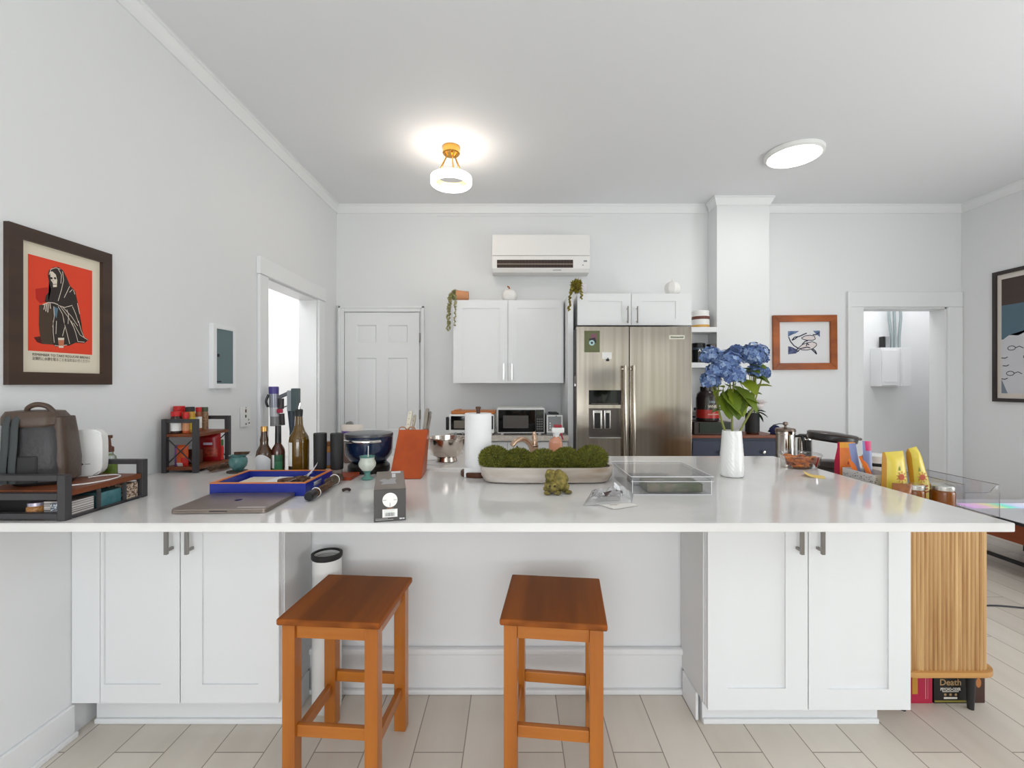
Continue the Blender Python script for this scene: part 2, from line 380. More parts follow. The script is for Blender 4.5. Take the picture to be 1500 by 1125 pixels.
# left doorway casing
b = MB(); c0 = XL+.022
b.box(XL, c0, 2.965, 3.07, 0, 2.05, b=.004); b.box(XL, c0, 3.87, 3.985, 0, 2.05, b=.004)
b.box(XL, XL+.03, 2.955, 3.99, 2.05, 2.163, b=.004)
b.box(XL-T_, XL, 3.07, 3.08, 0, 2.05); b.box(XL-T_, XL, 3.86, 3.87, 0, 2.05); b.box(XL-T_, XL, 3.08, 3.86, 2.04, 2.05)
ST(b, 'trim_6', TRIM)
# right doorway casing
b = MB(); a0, a1 = X(1240, YB), X(1409, YB); zt = Z(428, YB)
b.box(a0, DX0, YB-.022, YB, 0, DZ, b=.005); b.box(DX1, min(a1, XR-.002), YB-.022, YB, 0, DZ, b=.005); b.box(a0, min(a1, XR-.002), YB-.022, YB, DZ, zt, b=.005)
b.box(a0-.004, a0+.03, YB-.03, YB-.02, 0, zt+.004, b=.003)
b.box(DX0, DX0+.014, YB, YB+.16, 0, DZ); b.box(DX1-.014, DX1, YB, YB+.16, 0, DZ); b.box(DX0, DX1, YB, YB+.16, DZ-.014, DZ)
ST(b, 'trim_7', TRIM)

# six-panel door in the back wall
dx0, dx1, dz = X(505, YB-.02), X(614, YB-.02), Z(458, YB-.02)
b = MB(); yf = YB-.02
def panel_door(b, x0, x1, z1, yf):
    w = x1-x0; cols = [(x0+.155*w, x0+.425*w), (x0+.575*w, x0+.845*w)]
    rows = [(.12, .72), (.90, Z(524, yf)), (Z(502, yf), Z(476, yf))]
    xs = [x0, cols[0][0], cols[0][1], cols[1][0], cols[1][1], x1]
    zs = [.008, rows[0][0], rows[0][1], rows[1][0], rows[1][1], rows[2][0], rows[2][1], z1]
    for i in range(5):
        for j in range(7):
            if i in (1, 3) and j in (1, 3, 5):
                a, c, d, e_ = xs[i], xs[i+1], zs[j], zs[j+1]; q = .022
                o = [(a, d), (c, d), (c, e_), (a, e_)]; k = [(a+q*.5, d+q*.5), (c-q*.5, d+q*.5), (c-q*.5, e_-q*.5), (a+q*.5, e_-q*.5)]; l = [(a+q*1.6, d+q*1.6), (c-q*1.6, d+q*1.6), (c-q*1.6, e_-q*1.6), (a+q*1.6, e_-q*1.6)]
                R = [[b.v((u, yf+y, w_)) for u, w_ in s_] for s_, y in ((o, 0), (k, .011), (l, .004))]
                b.bridge(R[0], R[1]); b.bridge(R[1], R[2]); b.f(R[2])
            else: b.f([b.v(q) for q in ((xs[i], yf, zs[j]), (xs[i+1], yf, zs[j]), (xs[i+1], yf, zs[j+1]), (xs[i], yf, zs[j+1]))])
panel_door(b, dx0, dx1, dz, yf)
door = ST(b, 'door_1', TRIM)
b = MB(); b.box(dx0+.02, dx1-.02, yf+.012, YB, .01, dz-.01); b.build('door_slab', TRIM, door)
b = MB()
for z in (.3, 1.0, 1.72): b.box(dx1-.002, dx1+.012, yf-.006, yf+.004, z, z+.09, b=.003); b.tube([(dx1+.005, yf-.006, z), (dx1+.005, yf-.006, z+.09)], .005)
b.build('hinge', NICKEL, door)
b = MB(); M_ = Matrix.Translation((dx0+.055, yf, .95)) @ Matrix.Rotation(PI/2, 4, 'X')
b.lathe([(.03, 0), (.03, .006), (.012, .01), (.012, .03), (.026, .042), (.03, .056), (.022, .068), (0, .072)], 24, M=M_); b.build('door_knob', NICKEL, door)
b = MB(); a0, a1 = X(497, YB), X(622, YB); zt = Z(449, YB)
b.box(a0, dx0-.004, YB-.024, YB, 0, zt, b=.004); b.box(dx1+.014, a1, YB-.024, YB, 0, zt, b=.004); b.box(dx0-.004, dx1+.014, YB-.024, YB, dz+.008, zt, b=.004)
b.box(a0, a0+.02, YB-.032, YB-.022, 0, zt, b=.003); b.box(a1-.02, a1, YB-.032, YB-.022, 0, zt, b=.003); b.box(a0, a1, YB-.032, YB-.022, zt-.02, zt, b=.003)
ST(b, 'trim_8', TRIM)

# ================================================================== ISLAND
ZT = .914; ZU = ZT-.0265
# knee wall and unseen rear cabinet carcass the counter rests on
ZW = ZU-.002
b = MB(); b.box(XL, 1.44, 1.98, 2.19, 0, ZW); b.box(-.18, 1.44, 2.19, 2.56, 0, ZW); b.box(XL, -.60, 2.19, 2.56, 0, ZW); ST(b, 'wall_island_carcass', PAINT)
KX0, KX1 = X(410, 1.72), X(1036, 1.72)
b = MB()
b.box(KX0, KX1, 1.962, 1.98, 0, .185, b=.004); b.box(KX0, KX1, 1.95, 1.98, .165, .192, b=.008, seg=3); b.box(KX0, KX1, 1.944, 1.965, 0, .022, b=.006)
ST(b, 'baseboard_island', TRIM)
# counter with a notch for the range
b = MB(); poly = [(XL+.001, 1.36), (1.5, 1.36), (1.5, 2.63), (-.185, 2.63), (-.185, 2.20), (-.59, 2.20), (-.59, 2.63), (XL+.001, 2.63)]
b.prism(poly, ZU, ZT, TOP((0, 0, 0)))
bmesh.ops.bevel(b.bm, geom=[e for e in b.bm.edges], offset=.002, segments=2, affect='EDGES')
b.build('countertop', QUARTZ, label='long white quartz kitchen island top with a glossy surface', cat='countertop')

def shaker(b, x0, x1, z0, z1, yf, pn, t=.02, rec=.008):
    a, c, d, e_ = pn
    b.box(x0, a, yf, yf+t, z0, z1); b.box(c, x1, yf, yf+t, z0, z1); b.box(a, c, yf, yf+t, z0, d); b.box(a, c, yf, yf+t, e_, z1)
    b.box(a, c, yf+rec, yf+t, d, e_)
def pull(parent, x, z0, z1, yf, r=.006, m=NICKEL, sq=True, out=.032):
    b = MB()
    if sq: b.box(x-r, x+r, yf-out-r, yf-out+r, z0, z1, b=.001)
    else: b.tube([(x, yf-out, z0), (x, yf-out, z1)], r, 10)
    for z in (z0+.012, z1-.012): b.tube([(x, yf-out, z), (x, yf, z)], r*.8, 8)
    return b.build('handle', m, parent)
YD = 1.72
def island_cabinet(name, label, x0, x1, split, zb, panels, base, hx):
    t = thing(name, label, 'cabinet', ((x0+x1)/2, 1.85, 0)); ox, oy = (x0+x1)/2, 1.85
    b = MB(); b.T = Matrix.Translation((-ox, -oy, 0))
    b.box(x0+.001, x1-.001, YD+.022, 1.943, zb, ZU-.001); b.box(base[0], base[1], 1.79, 1.943, .0, zb)
    b.box(base[0], base[1], 1.778, 1.79, 0, .02, b=.004); b.build('body', CABW, t)
    for (a, c, pn) in panels:
        b = MB(); b.T = Matrix.Translation((-ox, -oy, 0)); shaker(b, a, c, zb, ZU-.004, YD, pn); d = b.build('door', CABW, t)
        hxx = hx[0] if c <= split+.01 else hx[1]
        b = MB(); b.T = Matrix.Translation((-ox, -oy, 0)); r = .006
        z0 = Z(812, YD-.03); z1 = ZU-.012; y = YD-.032
        b.box(hxx-r, hxx+r, y-r, y+r, z0, z1, b=.001)
        for z in (z0+.014, z1-.014): b.box(hxx-r*.8, hxx+r*.8, y, YD, z-r*.8, z+r*.8)
        b.build('handle', NICKEL, d)
    return t
zb = Z(1030, YD)
s0 = X(264, YD)
lc = island_cabinet('base_cabinet', 'white two-door shaker cabinet under the left end of the island', XL+.035, KX0, s0, zb,
    [(XL+.11, s0-.002, (X(152, YD), X(235, YD), Z(1003, YD), ZU-.06)), (s0+.002, KX0-.004, (X(296, YD), X(378, YD), Z(1003, YD), ZU-.06))],
    (XL+.032, KX0-.005), (X(244, YD-.03), X(274, YD-.03)))
b = MB(); b.box(XL+.002, XL+.108, YD, YD+.02, zb, ZU-.004); 
b.T = Matrix(); o = b.build('filler_strip', CABW, lc); o.location = (-lc.location.x, -lc.location.y, 0)
s1 = X(1184, YD); zb2 = Z(1040, YD); xe = X(1334, YD)
rc = island_cabinet('base_cabinet', 'white two-door shaker cabinet under the right end of the island', KX1, xe, s1, zb2,
    [(KX1+.003, s1-.002, (X(1066, YD), X(1151, YD), Z(1009, YD), ZU-.06)), (s1+.002, xe, (X(1213, YD), X(1302, YD), Z(1010, YD), ZU-.06))],
    (KX1+.01, X(1285, 1.79)), (X(1174.5, YD-.03), X(1205, YD-.03)))
# side skirting in the knee space
b = MB(); b.box(KX0, KX0+.012, 1.80, 1.944, 0, .11, b=.003); b.box(KX1-.012, KX1, 1.80, 1.944, 0, .11, b=.003); ST(b, 'trim_9', TRIM)
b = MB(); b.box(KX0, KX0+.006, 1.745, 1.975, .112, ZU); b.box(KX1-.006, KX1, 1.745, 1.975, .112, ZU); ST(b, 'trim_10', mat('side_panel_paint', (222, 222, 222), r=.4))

# stools
def stool(label, cx, cy, rz):
    t = thing('bar_stool', label, 'stool', (cx, cy, 0), rz, 'pine stools at the island')
    w, d, h = .345, .352, .57
    b = MB(); b.box(-w/2, w/2, -d/2, d/2, h-.022, h, b=.006, seg=3); b.build('seat', STOOLT, t)
    q = .022; lx, ly = w/2-.012-q, d/2-.014-q
    for sx in (-1, 1):
        for sy in (-1, 1):
            b = MB(); b.box(sx*lx-q, sx*lx+q, sy*ly-q, sy*ly+q, 0, h-.022, b=.003); b.build('leg', STOOLW, t)
    for sy in (-1, 1):
        b = MB(); b.box(-lx+q, lx-q, sy*ly-.010*(1)-.002, sy*ly+.012, h-.072, h-.0225, b=.002); b.build('apron', wood('stool_rail', (194, 118, 40), (164, 92, 26), 'x', 20, r=.32, coat=.3), t)
        b = MB(); b.box(-lx+q, lx-q, sy*ly-.010, sy*ly+.010, .172, .212, b=.003); b.build('stretcher', MATS['stool_rail'], t)
    for sx in (-1, 1):
        b = MB(); b.box(sx*lx-.012, sx*lx+.012, -ly+q, ly-q, h-.072, h-.0225, b=.002); b.build('apron', wood('stool_side_rail', (182, 108, 36), (152, 84, 24), 'y', 20, r=.32, coat=.3), t)
        b = MB(); b.box(sx*lx-.010, sx*lx+.010, -ly+q, ly-q, .128, .168, b=.003); b.build('stretcher', MATS['stool_side_rail'], t)
    return t
stool('honey pine square stool in front of the white rolled bin at left', -.583, 1.634, math.radians(-4.5))
stool('honey pine square stool near the middle of the knee space', .146, 1.628, math.radians(-6.5))

# bin in the knee-space corner
MARB = mat('marbled_film', (236, 236, 234), r=.35, col2=(176, 180, 182), scale=7, lo=.5, hi=.75, detail=2)
t = thing('waste_bin', 'tall white marbled cylinder bin with dark rim beside the left cabinet', 'bin', (X(479, 1.884), 1.884, 0))
b = MB(); b.lathe([(.057, 0), (.058, .02), (.0575, .625), (.050, .625), (.052, .40), (0, .40)], 32); b.build('body', MARB, t)
b = MB(); b.lathe([(.058, .612), (.061, .618), (.061, .632), (.052, .634), (.050, .612)], 32, cap=False); b.build('rim', BLACKM, t)

# tambour sideboard standing past the end of the island
SX0, SX1, SY0, SY1, SZ0, SZ1 = 1.53, X(1455, 1.81), 1.80, 2.80, Z(990, 1.80), .80
t = thing('sideboard', 'light oak sideboard with ribbed rounded front past the island end', 'sideboard', ((SX0+SX1)/2, (SY0+SY1)/2, 0))
L_ = Matrix.Translation((-(SX0+SX1)/2, -(SY0+SY1)/2, 0))
def rrect(x0, x1, y0, y1, r, n=6):
    P = []
    for cx, cy, a in ((x1-r, y1-r, 0), (x0+r, y1-r, PI/2), (x0+r, y0+r, PI), (x1-r, y0+r, 3*PI/2)):
        for i in range(n+1): P.append((cx+r*math.cos(a+PI/2*i/n), cy+r*math.sin(a+PI/2*i/n)))
    return P
def ribbed(x0, x1, y0, y1, r, pitch, dep):
    base = rrect(x0, x1, y0, y1, r, 16); out = []
    # resample by arclength
    pts = base+[base[0]]; L = [0]
    for a, c in zip(pts[:-1], pts[1:]): L.append(L[-1]+math.dist(a, c))
    n = int(L[-1]/pitch)*6
    j = 0
    for i in range(n):
        s_ = L[-1]*i/n
        while L[j+1] < s_: j += 1
        k = (s_-L[j])/max(1e-9, L[j+1]-L[j]); a, c = pts[j], pts[j+1]
        px_, py_ = a[0]+(c[0]-a[0])*k, a[1]+(c[1]-a[1])*k; dx, dy = c[0]-a[0], c[1]-a[1]; l = math.hypot(dx, dy) or 1
        ph = (i % 6)/6; off = -dep*(1-math.sin(PI*ph)**.5)
        out.append((px_+dy/l*off, py_-dx/l*off))
    return out
b = MB(); b.T = L_; b.prism(ribbed(SX0, SX1, SY0, SY1, .06, .0165, .0042), SZ0+.02, SZ1-.018, TOP((0, 0, 0))); b.build('ribbed_body', OAK, t, ang=50)
b = MB(); b.T = L_; b.prism(rrect(SX0-.014, SX1+.016, SY0-.014, SY1, .07), SZ0, SZ0+.02, TOP((0, 0, 0))); b.build('bottom_plate', wood('oak_plate', (200, 150, 88), (176, 126, 68), 'x', 20), t)
b = MB(); b.T = L_; b.prism(rrect(SX0-.01, SX1+.01, SY0-.012, SY1, .07), SZ1-.018, SZ1, TOP((0, 0, 0))); b.build('top', MATS['oak_plate'], t)
for lx, ly in ((SX0+.06, SY0+.06), (SX1-.035, SY0+.065), (SX0+.06, SY1-.08), (SX1-.04, SY1-.08)):
    b = MB(); b.T = L_; b.lathe([(.011, 0), (.018, SZ0)], 16, c=(lx, ly, 0)); b.build('leg', BLACKM, t)
# boxes under it
Yb = 1.895
b = MB(); b.box(1.585, X(1366, Yb), Yb, Yb+.09, 0, .15, b=.002)
M_ = FRONT((0, Yb-.001, 0))
b.rect(X(1336, Yb), X(1344, Yb), .04, .125, 0, M_, 1); b.rect(X(1355, Yb), X(1356, Yb), .02, .135, 0, M_, 2); b.rect(X(1358.5, Yb), X(1359, Yb), .02, .135, 0, M_, 2)
b.build('box', [mat('raspberry_card', (176, 34, 66), r=.45), mat('gold_print', (190, 140, 50), r=.5), mat('pink_print', (222, 140, 150), r=.5)], label='raspberry red box on the floor under the oak sideboard', cat='box')
b = MB(); x0, x1 = X(1368, Yb), X(1421, Yb); xc = X(1392, Yb); b.box(x0, x1, Yb, Yb+.10, 0, .15, b=.002); M_ = FRONT((xc, Yb-.001, 0))
b.rect(x0-xc+.002, x1-xc-.004, .006, .014, 0, M_, 1)
b.text('Death', .036, .0002, M_ @ Matrix.Translation((0, .088, 0)), 2, width=.088, bold=.0008)
b.text('PSYCHO-CIDER', .016, .0002, M_ @ Matrix.Translation((0, .060, 0)), 3, width=.085, bold=.0006)
b.rect(-.034, .034, .049, .052, .0002, M_, 3)
for k in (-1, 0, 1): b.disc(k*.022, .038, .0055, .0002, M_, 2, 12)
b.rect(-.028, .028, .020, .028, .0002, M_, 3)
b.build('box', [mat('black_card', (20, 18, 18), r=.4), mat('olive_print', (130, 120, 50), r=.5), mat('tan_print', (170, 140, 96), r=.5), mat('pale_print', (214, 210, 200), r=.5)], label='black printed box reading Death on the floor under the sideboard', cat='box')
b = MB(); b.box(X(1428, Yb), X(1444, Yb), Yb+.002, Yb+.10, 0, .15, b=.003); b.disc(X(1434, Yb), .085, .02, .0005, FRONT((0, Yb+.002, 0)), 1, 20, .55)
b.build('box', [mat('brown_card', (62, 34, 26), r=.4), mat('amber_print', (176, 110, 56), r=.5)], label='narrow dark brown box behind the black sideboard leg', cat='box')
# ================================================================== BACK OF THE KITCHEN
def cab_doors(t, org, doors, yf, hm, sq, hz):
    for (x0, x1, z0, z1, pn, hx) in doors:
        b = MB(); b.T = Matrix.Translation((-org[0], -org[1], -org[2])); shaker(b, x0, x1, z0, z1, yf, pn, rec=.006); d = b.build('door', CABW, t)
        b = MB(); b.T = Matrix.Translation((-org[0], -org[1], -org[2])); y = yf-.03; r = .0055
        if sq: b.box(hx-r, hx+r, y-r, y+r, hz[0], hz[1], b=.001)
        else: b.tube([(hx, y, hz[0]), (hx, y, hz[1])], r, 10)
        for z in (hz[0]+.016, hz[1]-.016): b.tube([(hx, y, z), (hx, yf, z)], r*.8, 8)
        b.build('handle', hm, d)
# upper cabinet over the microwave
Yf = 3.93; ux0, ux1, uz0, uz1 = X(664, Yf), X(824, Yf), Z(561, Yf), Z(439.5, Yf)
org = ((ux0+ux1)/2, Yf+.18, uz0)
t = thing('wall_cabinet', 'white two-door wall cabinet above the microwave', 'cabinet', org)
b = MB(); b.T = Matrix.Translation((-org[0], -org[1], -org[2])); b.box(ux0+.002, ux1+.012, Yf+.021, YB-.001, uz0+.001, uz1-.002); b.build('body', CABW, t)
xs = X(744, Yf)
cab_doors(t, org, [(ux0, xs-.002, uz0, uz1, (X(677.5, Yf), X(732, Yf), Z(549.5, Yf), Z(451.5, Yf)), X(737.8, Yf)),
                   (xs+.002, ux1, uz0, uz1, (X(757.5, Yf), X(814.8, Yf), Z(549.5, Yf), Z(451.5, Yf)), X(750, Yf))], Yf, mat('satin_pull', (225, 225, 224), r=.3, met=.7), True, (Z(556, Yf), Z(533, Yf)))
# cabinet over the fridge with its side panel
Yg = 3.70; fx0, fx1, fz0, fz1 = X(846, Yg), X(1013, Yg), Z(478.5, Yg)+.012, Z(430, Yg)
org = ((fx0+fx1)/2, Yg+.3, fz0)
t = thing('wall_cabinet', 'low white two-door cabinet on top of the steel fridge', 'cabinet', org)
b = MB(); b.T = Matrix.Translation((-org[0], -org[1], -org[2])); b.box(fx0+.002, fx1-.002, Yg+.021, YB-.001, fz0+.001, fz1-.002); b.build('body', CABW, t)
b = MB(); b.box(fx0-.074, fx0-.030, Yg+.03, YB-.001, .001, fz1-.004, b=.002); b.build('side_panel', CABW, label='tall white panel standing against the left side of the fridge', cat='panel')
xs = X(924.8, Yg)
cab_doors(t, org, [(fx0, xs-.002, fz0, fz1, (X(860, Yg), X(911, Yg), Z(467, Yg), Z(441, Yg)), X(918.5, Yg)),
                   (xs+.002, fx1, fz0, fz1, (X(938.5, Yg), X(990, Yg), Z(467, Yg), Z(441, Yg)), X(932.5, Yg))], Yg, NICKEL, False, (Z(474, Yg), Z(449.5, Yg)))
# ------------------------------------------------------------------ refrigerator
F = 3.57; rx0, rx1, rz1, rs = X(844.5, F), X(1014, F), Z(478.5, F), X(922, F)
t = thing('refrigerator', 'stainless steel side-by-side refrigerator with ice dispenser', 'refrigerator', ((rx0+rx1)/2, F+.36, 0))
L_ = Matrix.Translation((-(rx0+rx1)/2, -F-.36, 0))
b = MB(); b.T = L_; b.box(rx0, rx1, F+.07, YB-.03, .02, rz1-.012, b=.004); b.box(rx0+.03, rx1-.03, F+.1, YB-.06, 0, .02); b.build('body', mat('fridge_side', (70, 66, 64), r=.5), t)
b = MB(); b.T = L_
dxa, dxb = X(862.5, F), X(910, F)
za, zb_, zc, zd = Z(641, F), Z(598, F), Z(593, F), Z(571.5, F)
x0, x1 = rx0+.004, rs-.004
for (a, c, d, e_) in ((x0, dxa, .06, rz1), (dxb, x1, .06, rz1), (dxa, dxb, .06, za), (dxa, dxb, zb_, rz1)): b.box(a, c, F, F+.068, d, e_)
bmesh.ops.remove_doubles(b.bm, verts=b.bm.verts, dist=.0001)
b.box(dxa, dxb, F+.06, F+.068, za, zb_)
d1 = b.build('door', STEEL, t)
b = MB(); b.T = L_; b.box(dxa, dxb, F-.003, F+.004, zc, zd, b=.002); b.box(dxa+.02, dxb-.02, F-.0035, F, zc+.006, zc+.012, 1); b.build('display', [GLOSSB, DSTEEL], d1)
b = MB(); b.T = L_; r_ = .004
b.box(dxa, dxb, F+.045, F+.062, za, zb_, 0); b.box(dxa, dxb, F-.004, F+.03, za-.006, za+.002, 1, b=.002)
for (u0, u1) in ((869, 882.5), (885.5, 896)):
    b.box(X(u0, F), X(u1, F), F+.02, F+.045, Z(629, F), Z(601, F), 1, b=.006); b.box(X(u0+2.5, F), X(u1-2.5, F), F+.012, F+.03, Z(628, F), Z(605, F), 2, b=.004)
b.build('dispenser', [DSTEEL, CHROME, BLACK], d1)
b = MB(); b.T = L_; b.box(rs+.004, rx1-.003, F, F+.068, .06, rz1, b=.004); d2 = b.build('door', STEEL, t)
for d, hx in ((d1, X(916, F-.05)), (d2, X(928.5, F-.05))):
    b = MB(); b.T = L_; b.tube([(hx, F-.055, .35), (hx, F-.055, Z(535, F-.05))], .0135, 16)
    for z in (.40, Z(540, F-.05)): b.lathe([(.0155, -.014), (.0155, .014)], 16, c=(hx, F-.055, z)); b.tube([(hx, F-.055, z), (hx, F, z)], .011, 12)
    b.build('handle', STEEL, d)
b = MB(); b.T = L_; M_ = FRONT((X(991.5, F), F-.002, Z(494, F)))
b.box(X(980, F), X(1003, F), F-.003, F, Z(497, F), Z(491, F), 0, b=.001); b.text('KitchenAid', .018, .0014, M_, 1, width=.098, bold=.0007); b.build('badge', [mat('badge_silver', (225, 222, 205), r=.3, met=.3), BLACK], d2)
# things stuck on the fridge
M_ = FRONT((X(868, F), F, Z(500, F))); b = MB()
b.box(X(856, F), X(878.5, F), F-.0022, F-.0006, Z(516, F), Z(484.5, F), 0)
b.flat([(-.018, .056), (.03, .062), (.036, .02), (.01, .0), (-.012, .012)], .0026, M_, 1); b.flat([(-.03, .02), (.02, .03), (.03, -.01), (-.01, -.02)], .0028, M_, 2)
b.disc(-.006, -.012, .022, .003, M_, 3); b.disc(-.006, -.012, .009, .0032, M_, 2)
b.build('photo_card', [mat('card_green', (98, 104, 66), r=.5), mat('card_rose', (126, 84, 96), r=.5), mat('card_dark', (38, 38, 46), r=.5), mat('card_aqua', (176, 206, 208), r=.5)], label='green picture card on the upper left of the fridge door', cat='card')
b = MB(); b.box(X(882, F), X(896, F), F-.0022, F-.0006, Z(526, F), Z(516, F)); b.build('paper_note', PAPER, label='small white paper note on the left fridge door', cat='note')
b = MB(); M_ = FRONT((X(890, F), F-.0005, Z(526.5, F)))
b.prism([(-.012, -.012), (.0, -.014), (.012, -.012), (.011, .0), (.004, .006), (.006, .013), (-.001, .012), (-.003, .004), (-.011, .002)], .0022, .010, M_); b.build('magnet', BLACK, label='small black magnet holding the white paper note', cat='magnet')
b = MB(); q = F+.03; xk = rx0-.003
b.tube([(xk-.008, q, Z(546, F)+.01*math.sin(a)) if False else (xk-.006, q+.012*math.cos(a), Z(548, F)+.012*math.sin(a)) for a in [2*PI*k/14 for k in range(14)]], .003, 6, closed=True)
b.box(xk-.009, xk+.002, q-.012, q+.012, Z(562, F), Z(550.5, F), b=.002); b.box(xk-.009, xk+.002, q-.006, q+.006, Z(566, F), Z(562, F), 1, b=.001)
b.build('bottle_opener', [DSTEEL, CHROME], label='little metal opener hanging on the left side of the fridge', cat='opener')

# ------------------------------------------------------------------ back base cabinet and its counter
kx0, kx1, ky = X(652, 3.64), fx0-.077, 3.64
b = MB(); b.box(kx0, kx1, ky, YB-.001, ZT-.04, ZT, b=.003); b.build('countertop', mat('laminate', (214, 206, 196), r=.25, col2=(196, 188, 178), scale=40), label='short beige counter under the microwave along the back wall', cat='countertop')
t = thing('base_cabinet', 'white drawer cabinet under the microwave counter', 'cabinet', ((kx0+kx1)/2, 3.95, 0)); L_ = Matrix.Translation((-(kx0+kx1)/2, -3.95, 0))
b = MB(); b.T = L_; b.box(kx0+.01, kx1-.003, 3.70, YB-.002, .1, ZT-.041); b.box(kx0+.02, kx1-.003, 3.76, YB-.002, 0, .1); b.build('body', CABW, t)
xm = X(743, 3.68)
for a, c in ((kx0+.012, xm-.002), (xm+.002, kx1-.005)):
    b = MB(); b.T = L_; b.box(a, c, 3.68, 3.699, .70, ZT-.052, b=.002); d = b.build('drawer', CABW, t)
    b = MB(); b.T = L_; b.tube([((a+c)/2-.05, 3.65, .78), ((a+c)/2+.05, 3.65, .78)], .005); [b.tube([((a+c)/2+s_*.04, 3.65, .78), ((a+c)/2+s_*.04, 3.681, .78)], .004) for s_ in (-1, 1)]; b.build('handle', NICKEL, d)
    b = MB(); b.T = L_; shaker(b, a, c, .11, .695, 3.68, (a+.06, c-.06, .17, .635), t=.019); b.build('door', CABW, t)
# toaster oven
Y0 = 3.70; x0, x1 = X(657, Y0), X(724, Y0); zt = Z(607, Y0); 
t = thing('toaster_oven', 'white toaster oven with dark window behind the paper towel roll', 'toaster oven', ((x0+x1)/2, Y0+.12, ZT)); L_ = Matrix.Translation((-(x0+x1)/2, -Y0-.12, -ZT))
b = MB(); b.T = L_; b.box(x0, x1, Y0, Y0+.27, ZT+.012, zt, b=.012, seg=3); 
for u in (x0+.03, x1-.03): b.box(u-.012, u+.012, Y0+.02, Y0+.045, ZT+.0005, ZT+.013)
b.build('body', WHITE, t)
b = MB(); b.T = L_; b.box(X(660.5, Y0), X(713, Y0), Y0-.006, Y0+.004, Z(629.5, Y0), Z(609.5, Y0), 0, b=.003); b.box(X(665, Y0), X(708, Y0), Y0-.008, Y0, Z(622, Y0)-.03, Z(616, Y0), 1, b=.001); b.build('door', [GLOSSB, mat('oven_pane', (120, 112, 100), r=.4)], t)  # inner pane in one even grey-brown
b = MB(); b.T = L_; b.box(x0-.022, x0+.004, Y0-.004, Y0+.05, Z(630, Y0), Z(611, Y0), b=.006, seg=3); b.build('side_grip', BLACK, t)
b = MB(); b.T = L_; b.box(X(715, Y0), X(722.5, Y0), Y0-.006, Y0+.02, Z(629, Y0), Z(609, Y0), b=.006, seg=3); b.build('side_grip', BLACK, t)
for u in (668, 678, 690): 
    b = MB(); b.T = L_; b.lathe([(.009, 0), (.008, .012), (0, .012)], 16, M=Matrix.Translation((X(u, Y0), Y0, Z(635, Y0))) @ Matrix.Rotation(PI/2, 4, 'X')); b.build('knob', GREY, t)
b = MB(); b.box(X(660, Y0), X(725, Y0), Y0+.015, Y0+.25, zt+.0005, zt+.026, b=.006); b.box(X(664, Y0), X(672, Y0), Y0+.03, Y0+.20, zt+.026, zt+.034, b=.002)
b.build('cutting_board', wood('bamboo', (214, 138, 66), (184, 106, 44), 'x', 20), label='orange-brown wooden board lying on the toaster oven', cat='board')
# microwave
Y0 = 3.72; x0, x1 = X(728.5, Y0), X(798, Y0); z0, z1 = ZT, Z(598, Y0)
t = thing('microwave', 'small microwave with white frame and black glass door', 'microwave', ((x0+x1)/2, Y0+.15, ZT)); L_ = Matrix.Translation((-(x0+x1)/2, -Y0-.15, -ZT))
b = MB(); b.T = L_; b.box(x0, x1, Y0, Y0+.30, z0+.012, z1, b=.006)
for u in (x0+.04, x1-.04): b.box(u-.012, u+.012, Y0+.02, Y0+.04, z0+.0005, z0+.013)
b.build('body', WHITE, t)
b = MB(); b.T = L_; xs = X(784, Y0); b.box(x0+.008, xs, Y0-.012, Y0+.001, z0+.024, z1-.012, b=.003); b.build('door', GLOSSB, t)
b = MB(); b.T = L_; b.rect(X(737, Y0), X(774, Y0), Z(627, Y0), Z(608.5, Y0), 0, FRONT((0, Y0-.0128, 0))); b.build('window', mat('microwave_window', (92, 88, 86), r=.15), t)
b = MB(); b.T = L_; b.box(xs+.002, x1-.008, Y0-.010, Y0+.001, z0+.024, z1-.012, 0, b=.003); M_ = FRONT((0, Y0-.0105, 0))
b.rect(xs+.01, x1-.016, z1-.05, z1-.028, .0002, M_, 1)
for j in range(5):
    for i in range(3): b.rect(xs+.012+i*.018, xs+.024+i*.018, z0+.045+j*.02, z0+.055+j*.02, .0002, M_, 2)
b.build('control_panel', [BLACK, mat('panel_green', (52, 62, 40), r=.2), mat('key_grey', (120, 120, 118), r=.4)], t)
# little white-framed toaster
Y0 = 3.70; x0, x1 = X(800.5, Y0), X(824.5, Y0); z1 = Z(607.5, Y0)
t = thing('toaster', 'small white and grey toaster between the microwave and the fridge', 'toaster', ((x0+x1)/2, Y0+.13, ZT)); L_ = Matrix.Translation((-(x0+x1)/2, -Y0-.13, -ZT))
b = MB(); b.T = L_; b.box(x0, x1, Y0, Y0+.26, ZT+.001, z1, b=.01, seg=3); b.build('body', GREY, t)
b = MB(); b.T = L_; w = .010; za, zb_ = ZT+.022, z1-.004
b.box(x0+.002, x1-.002, Y0-.006, Y0+.001, za, za+w, 0, b=.002); b.box(x0+.002, x1-.002, Y0-.006, Y0+.001, zb_-w, zb_, 0, b=.002); b.box(x0+.002, x0+.002+w, Y0-.006, Y0+.001, za+w, zb_-w); b.box(x1-.002-w, x1-.002, Y0-.006, Y0+.001, za+w, zb_-w)
b.disc((x0+x1)/2+.012, zb_-w/2-.002, .004, 0, FRONT((0, Y0-.0066, 0)), 1, 12)
for k in range(3): b.disc(x0+.03, za+.035+k*.02, .006, 0, FRONT((0, Y0-.0006, 0)), 0, 12)
b.build('front_frame', [WHITE, BLACK], t)
b = MB(); b.T = L_; b.box(x0+.03, x1-.03, Y0+.03, Y0+.22, z1-.001, z1+.012, b=.004); b.build('slot', BLACKM, t)

